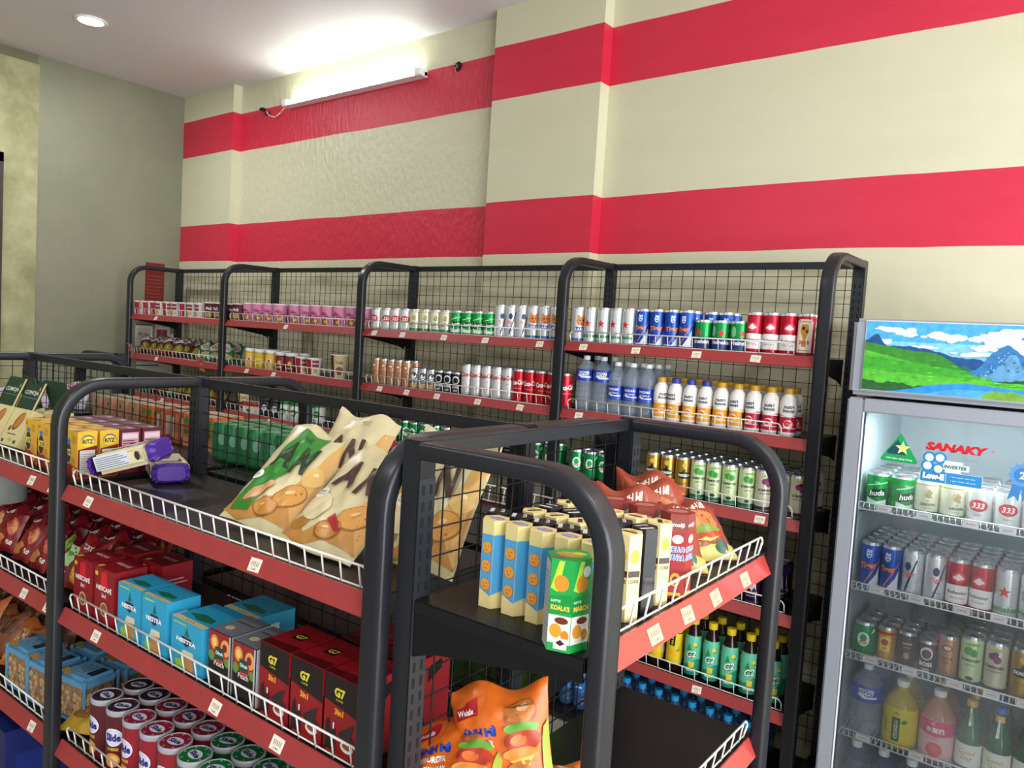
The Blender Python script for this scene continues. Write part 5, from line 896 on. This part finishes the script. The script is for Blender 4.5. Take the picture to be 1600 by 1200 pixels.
sticker('maker_lettering',5.225,1.335,[T('SANAKY',0,0,.024,M('#c81e28'),bold=.07,shear=.2,w=.155),T('®',.088,.004,.008,M('#c81e28')),T('SÁNG TẠO VÌ CUỘC SỐNG',.035,-.028,.004,M('#9a2630'))],'red lettering on the glass')
sticker('energy_sticker',5.081,1.318,[('p',[(-.050,-.036),(.0,.044),(.050,-.036),(.046,-.042),(-.046,-.042)],M('#1c9a54')),('p',[(-.034,-.014),(-.006,.024),(.018,-.02),(-.03,-.02)],M('#1c4a54')),('star',.008,.0,.021,5,M('#e6e2b0')),('star',.008,.0,.014,5,M('#e6d45c')),T('Tiết kiệm năng lượng',0,-.032,.007,M(W_),bold=.02,w=.07)],'green triangular sticker')
iz=1.272
sticker('inverter_sticker',5.215,iz,[('r',-.075,-.040,.080,-.006,M('#e6eaee')),('r',-.074,-.039,.079,-.007,M('#2c86c0')),('e',-.055,.03,.017,.017,M('#2c86c0')),('e',-.028,.032,.017,.017,M('#2c86c0')),('e',-.058,.006,.017,.017,M('#2c86c0')),('e',-.03,.0,.016,.016,M('#2c86c0')),('e',-.055,.03,.011,.011,M('#dce8f0')),('e',-.028,.032,.011,.011,M('#dce8f0')),('e',-.058,.006,.011,.011,M('#dce8f0')),('e',-.03,.0,.011,.011,M('#d9e0c0')),('r',-.016,.018,.03,.026,M('#e6eaee')),('r',-.018,.001,.046,.018,M('#d6e6ee')),('r',-.012,-.006,.026,.001,M('#e6eaee')),T('INVERTER',.012,.010,.010,M('#17604a'),bold=.03,shear=.2,w=.056),T('Low-E',-.040,-.022,.018,M(W_),bold=.08,w=.055),('r',-.010,-.038,-.008,-.008,M('#9ac4e0')),T('• làm lạnh siêu tốc',.032,-.017,.0055,M(W_),w=.062),T('• giữ nhiệt tốt hơn',.034,-.028,.0055,M(W_),w=.062)],'blue and white sticker')
sticker('ribbon_sticker',5.385,1.285,[('star',0,0,.036,12,M('#3c7ab8')),('e',0,0,.030,.030,M('#5a92c8')),('e',0,0,.020,.020,M('#3c7ab8')),('p',[(-.02,-.025),(-.03,-.07),(-.014,-.058),(-.004,-.072),(0,-.03)],M('#3c7ab8')),('p',[(.02,-.025),(.03,-.07),(.014,-.058),(.004,-.072),(0,-.03)],M('#3c7ab8')),T('2',0,0,.02,M('#d6e4f0'),bold=.03)],'blue ribbon sticker')
# interior lamp strip and wire shelves
g=G(); g.rbox(-hw+.08,FY+.06,1.415,hw-.08,FY+.085,1.43,mat('#f0f6ff',.4,emit=2.2),.003); g.build('interior_lamp',fr)
l=bpy.data.lights.new('fridge_light','AREA'); l.shape='RECTANGLE'; l.size=.42; l.size_y=.03; l.energy=3.0; l.color=(.9,.96,1); o=bpy.data.objects.new('fridge_light',l); COL.objects.link(o); o.location=(cx,FY+.075,1.40); o.rotation_euler=(math.radians(15),0,0)
FZ=[1.122,.871,.653,.406]; WS=mat('#dfe3e6',.35); ya=FY+.062; yb=FYB-.04
for q,z in enumerate(FZ):
    g=G(); xa,xb=-hw+t+.008,hw-t-.008; zt=z
    for zz in (z+.010,z-.012): g.wire((xa,ya,zz),(xb,ya,zz),.0022,WS,6)
    x=xa
    while x<xb: g.wire((x,ya,z-.012),(x,ya,z+.010),.0016,WS,4); g.wire((x,ya,z-.012),(x,yb,z-.012),.0014,WS,4); x+=.0155
    for y in (ya+.15,ya+.32,yb): g.wire((xa,y,z-.0145),(xb,y,z-.0145),.002,WS,4)
    s_=g.build('wire_shelf',fr)
    for tx in (-.20,-.09,.03,.12,.2) if q!=3 else (-.2,-.05):
        g=G(); g.decal(flat((tx,ya-.0025,z-.001),(1,0,0),(0,0,1)),[('r',-.02,-.009,.02,.009,M('#e2dfe0')),T('8.000đ',0,0,.006,M('#a05a60'))],.0002,.0002); g.build('price_tag',s_)
def frow(key,xs,z,rows,dy,phrase,place,rz=.0,jit=.5,y=-.395): row(key,xs,y,z-.0095,rows,dy,phrase,place,rz,jit)
A,B_,C_,D_='top fridge shelf','second fridge shelf','third fridge shelf','fourth fridge shelf'
frow('huda',[5.010,5.079],FZ[0],4,.068,'green beer can',A,.35); frow('saigon',[5.147,5.215],FZ[0],4,.068,'pale beer can',A,.3,.2); frow('333',[5.283,5.351,5.419],FZ[0],4,.068,'white can with red oval',A,.1,.2)
frow('tiger',[5.008,5.068],FZ[1],5,.060,'blue can',B_,.1,.4); frow('crystal',[5.128,5.188],FZ[1],5,.060,'silver can with orange word',B_,.1,.4); frow('bud',[5.248,5.308],FZ[1],5,.060,'crimson and white can',B_,-.1,.5); frow('hsilver',[5.368,5.428],FZ[1],5,.06,'silver can with red star',B_,0,.4)
frow('green',[5.012],FZ[2],3,.068,'green can at the left wall',C_,.2,.2); frow('yellow',[5.075],FZ[2],3,.058,'yellow can with red emblem',C_,.1,.1); frow('cafe',[5.131],FZ[2],4,.056,'dark brown coffee can',C_,.1,.1); frow('bossb',[5.186],FZ[2],4,.056,'black can with white face',C_,.1,.1); frow('brown',[5.241],FZ[2],4,.056,'light brown can',C_,0,.1)
frow('apple',[5.300],FZ[2],4,.061,'pale green apple can',C_,0,.2); frow('berry',[5.362],FZ[2],4,.061,'beige can with purple berries',C_,0,.2); frow('bow',[5.424],FZ[2],4,.061,'gold can with black oval',C_,0,.2)
frow('poc3',[5.030],FZ[3],3,.096,'clear bottle with blue label',D_,.15,.1,y=-.384); frow('jugy',[5.130],FZ[3],2,.102,'yellow juice bottle',D_,.0,.05,y=-.384); frow('jugp',[5.230],FZ[3],2,.098,'pink peach bottle',D_,.05,.05,y=-.384)
frow('soju',[5.315],FZ[3],3,.072,'green bottle with gold cap',D_,.1,.1); frow('sojub',[5.386],FZ[3],3,.072,'green bottle with blue cap',D_,.0,.1); frow('soju',[5.457],FZ[3],2,.072,'green gold-capped bottle at far right',D_,0,.1)
row('waterf',rng(5.02,6,.078),-.40,.1342,3,.08,'white-capped clear bottle','fridge floor',0,.3)
# ---------------------------------------------------------------- papers on the end wall, hanging tags
def paper(name,cat,y0,z0,w,h,col,shapes,label):
    g=G(); g.box(0,0,0,.002,w,h,mat(col,.6)); g.decal(flat((.002,0,0),(0,1,0),(0,0,1)),shapes,.0003,.0003); o=tag(g.build(name,loc=(XL+.0008,y0,z0)),label,cat); return o
paper('notice_poster','poster',-.152,1.60,.145,.36,'#6e1a18',[T('NỘI QUY',.072,.33,.014,M('#b8702c'),bold=.03),('r',.01,.30,.135,.306,M('#8c3a28'))]+[('r',.012,.02+.026*k,.13-.01*(k%3),.028+.026*k,M('#8c3a28')) for k in range(10)],'dark red notice poster on the grey-green end wall')
paper('wall_notice','paper',-.215,1.33,.13,.165,'#cfcabd',[('r',.01,.045,.118,.135,M('#b8b4aa')),T('TIÊU LỆNH',.065,.09,.026,M('#7c2434'),bold=.04,w=.09),('r',.0,.155,.13,.165,M('#4a463c'))],'white notice with dark red words on the end wall')
paper('wall_box_paper','paper',-.065,1.30,.115,.20,'#b9b6ae',[('r',.01,.02,.095,.16,M('#7c2a38')),('r',.05,.02,.054,.16,M('#a8565c')),('r',.01,.085,.095,.09,M('#a8565c'))],'paper with a dark red square on the end wall')
paper('small_notice','paper',.055,1.36,.05,.07,'#aeb6bc',[],'small pale notice beside the corner on the end wall')
paper('lower_notice','paper',-.20,1.12,.28,.10,'#c4bfae',[('r',.0,.06,.17,.068,M('#2c2a26')),('r',.0,.092,.28,.1,M('#8a8678'))],'pale strip notice low on the end wall')
def htag(x,z,col,label):
    g=G(); g.rbox(-.035,0,-.085,.035,.0015,.01,mat(col,.4),.0005); g.decal(flat((-.035,0,-.085),(1,0,0),(0,0,1)),[('e',.035,.05,.022,.026,M('#c04a54')),T('SALE',.035,.05,.012,M('#e8d9c0'),bold=.03),('r',.01,.008,.06,.018,M('#c9a04c'))]); tag(g.build('promotion_tag',loc=(x,-.3765,z),rot=(.28,.15,0)),label,'tag')
htag(.045,1.345,'#c98a8a','pink promotion tag hanging at the left end of the second wall shelf'); htag(1.0,1.31,'#c9604c','orange-red promotion tag hanging near the second wall post')
# clear tub hanging over the island's near shelf
g=G(); g.lathe([(.05,0),(.062,.004),(.068,.10),(.07,.105)],mat('#aab0a8',.25,trans=.5,noise=.1),20,cap1=False); o=g.build('plastic_tub'); o['label']='pale translucent plastic tub under the near top shelf at far left'; o['category']='tub'; o.location=ISL@Vector((-.60,-.30,I1+.165)); 
g=G(); g.lathe([(.071,.10),(.072,.112),(.001,.113)],mat('#c4c8c4',.3),20,cap0=False); g.build('tub_lid',o)
# remove the prototypes: only the placed copies stay
for p in PROTOS:
    for c in list(p.children_recursive)+[p]: bpy.data.objects.remove(c)
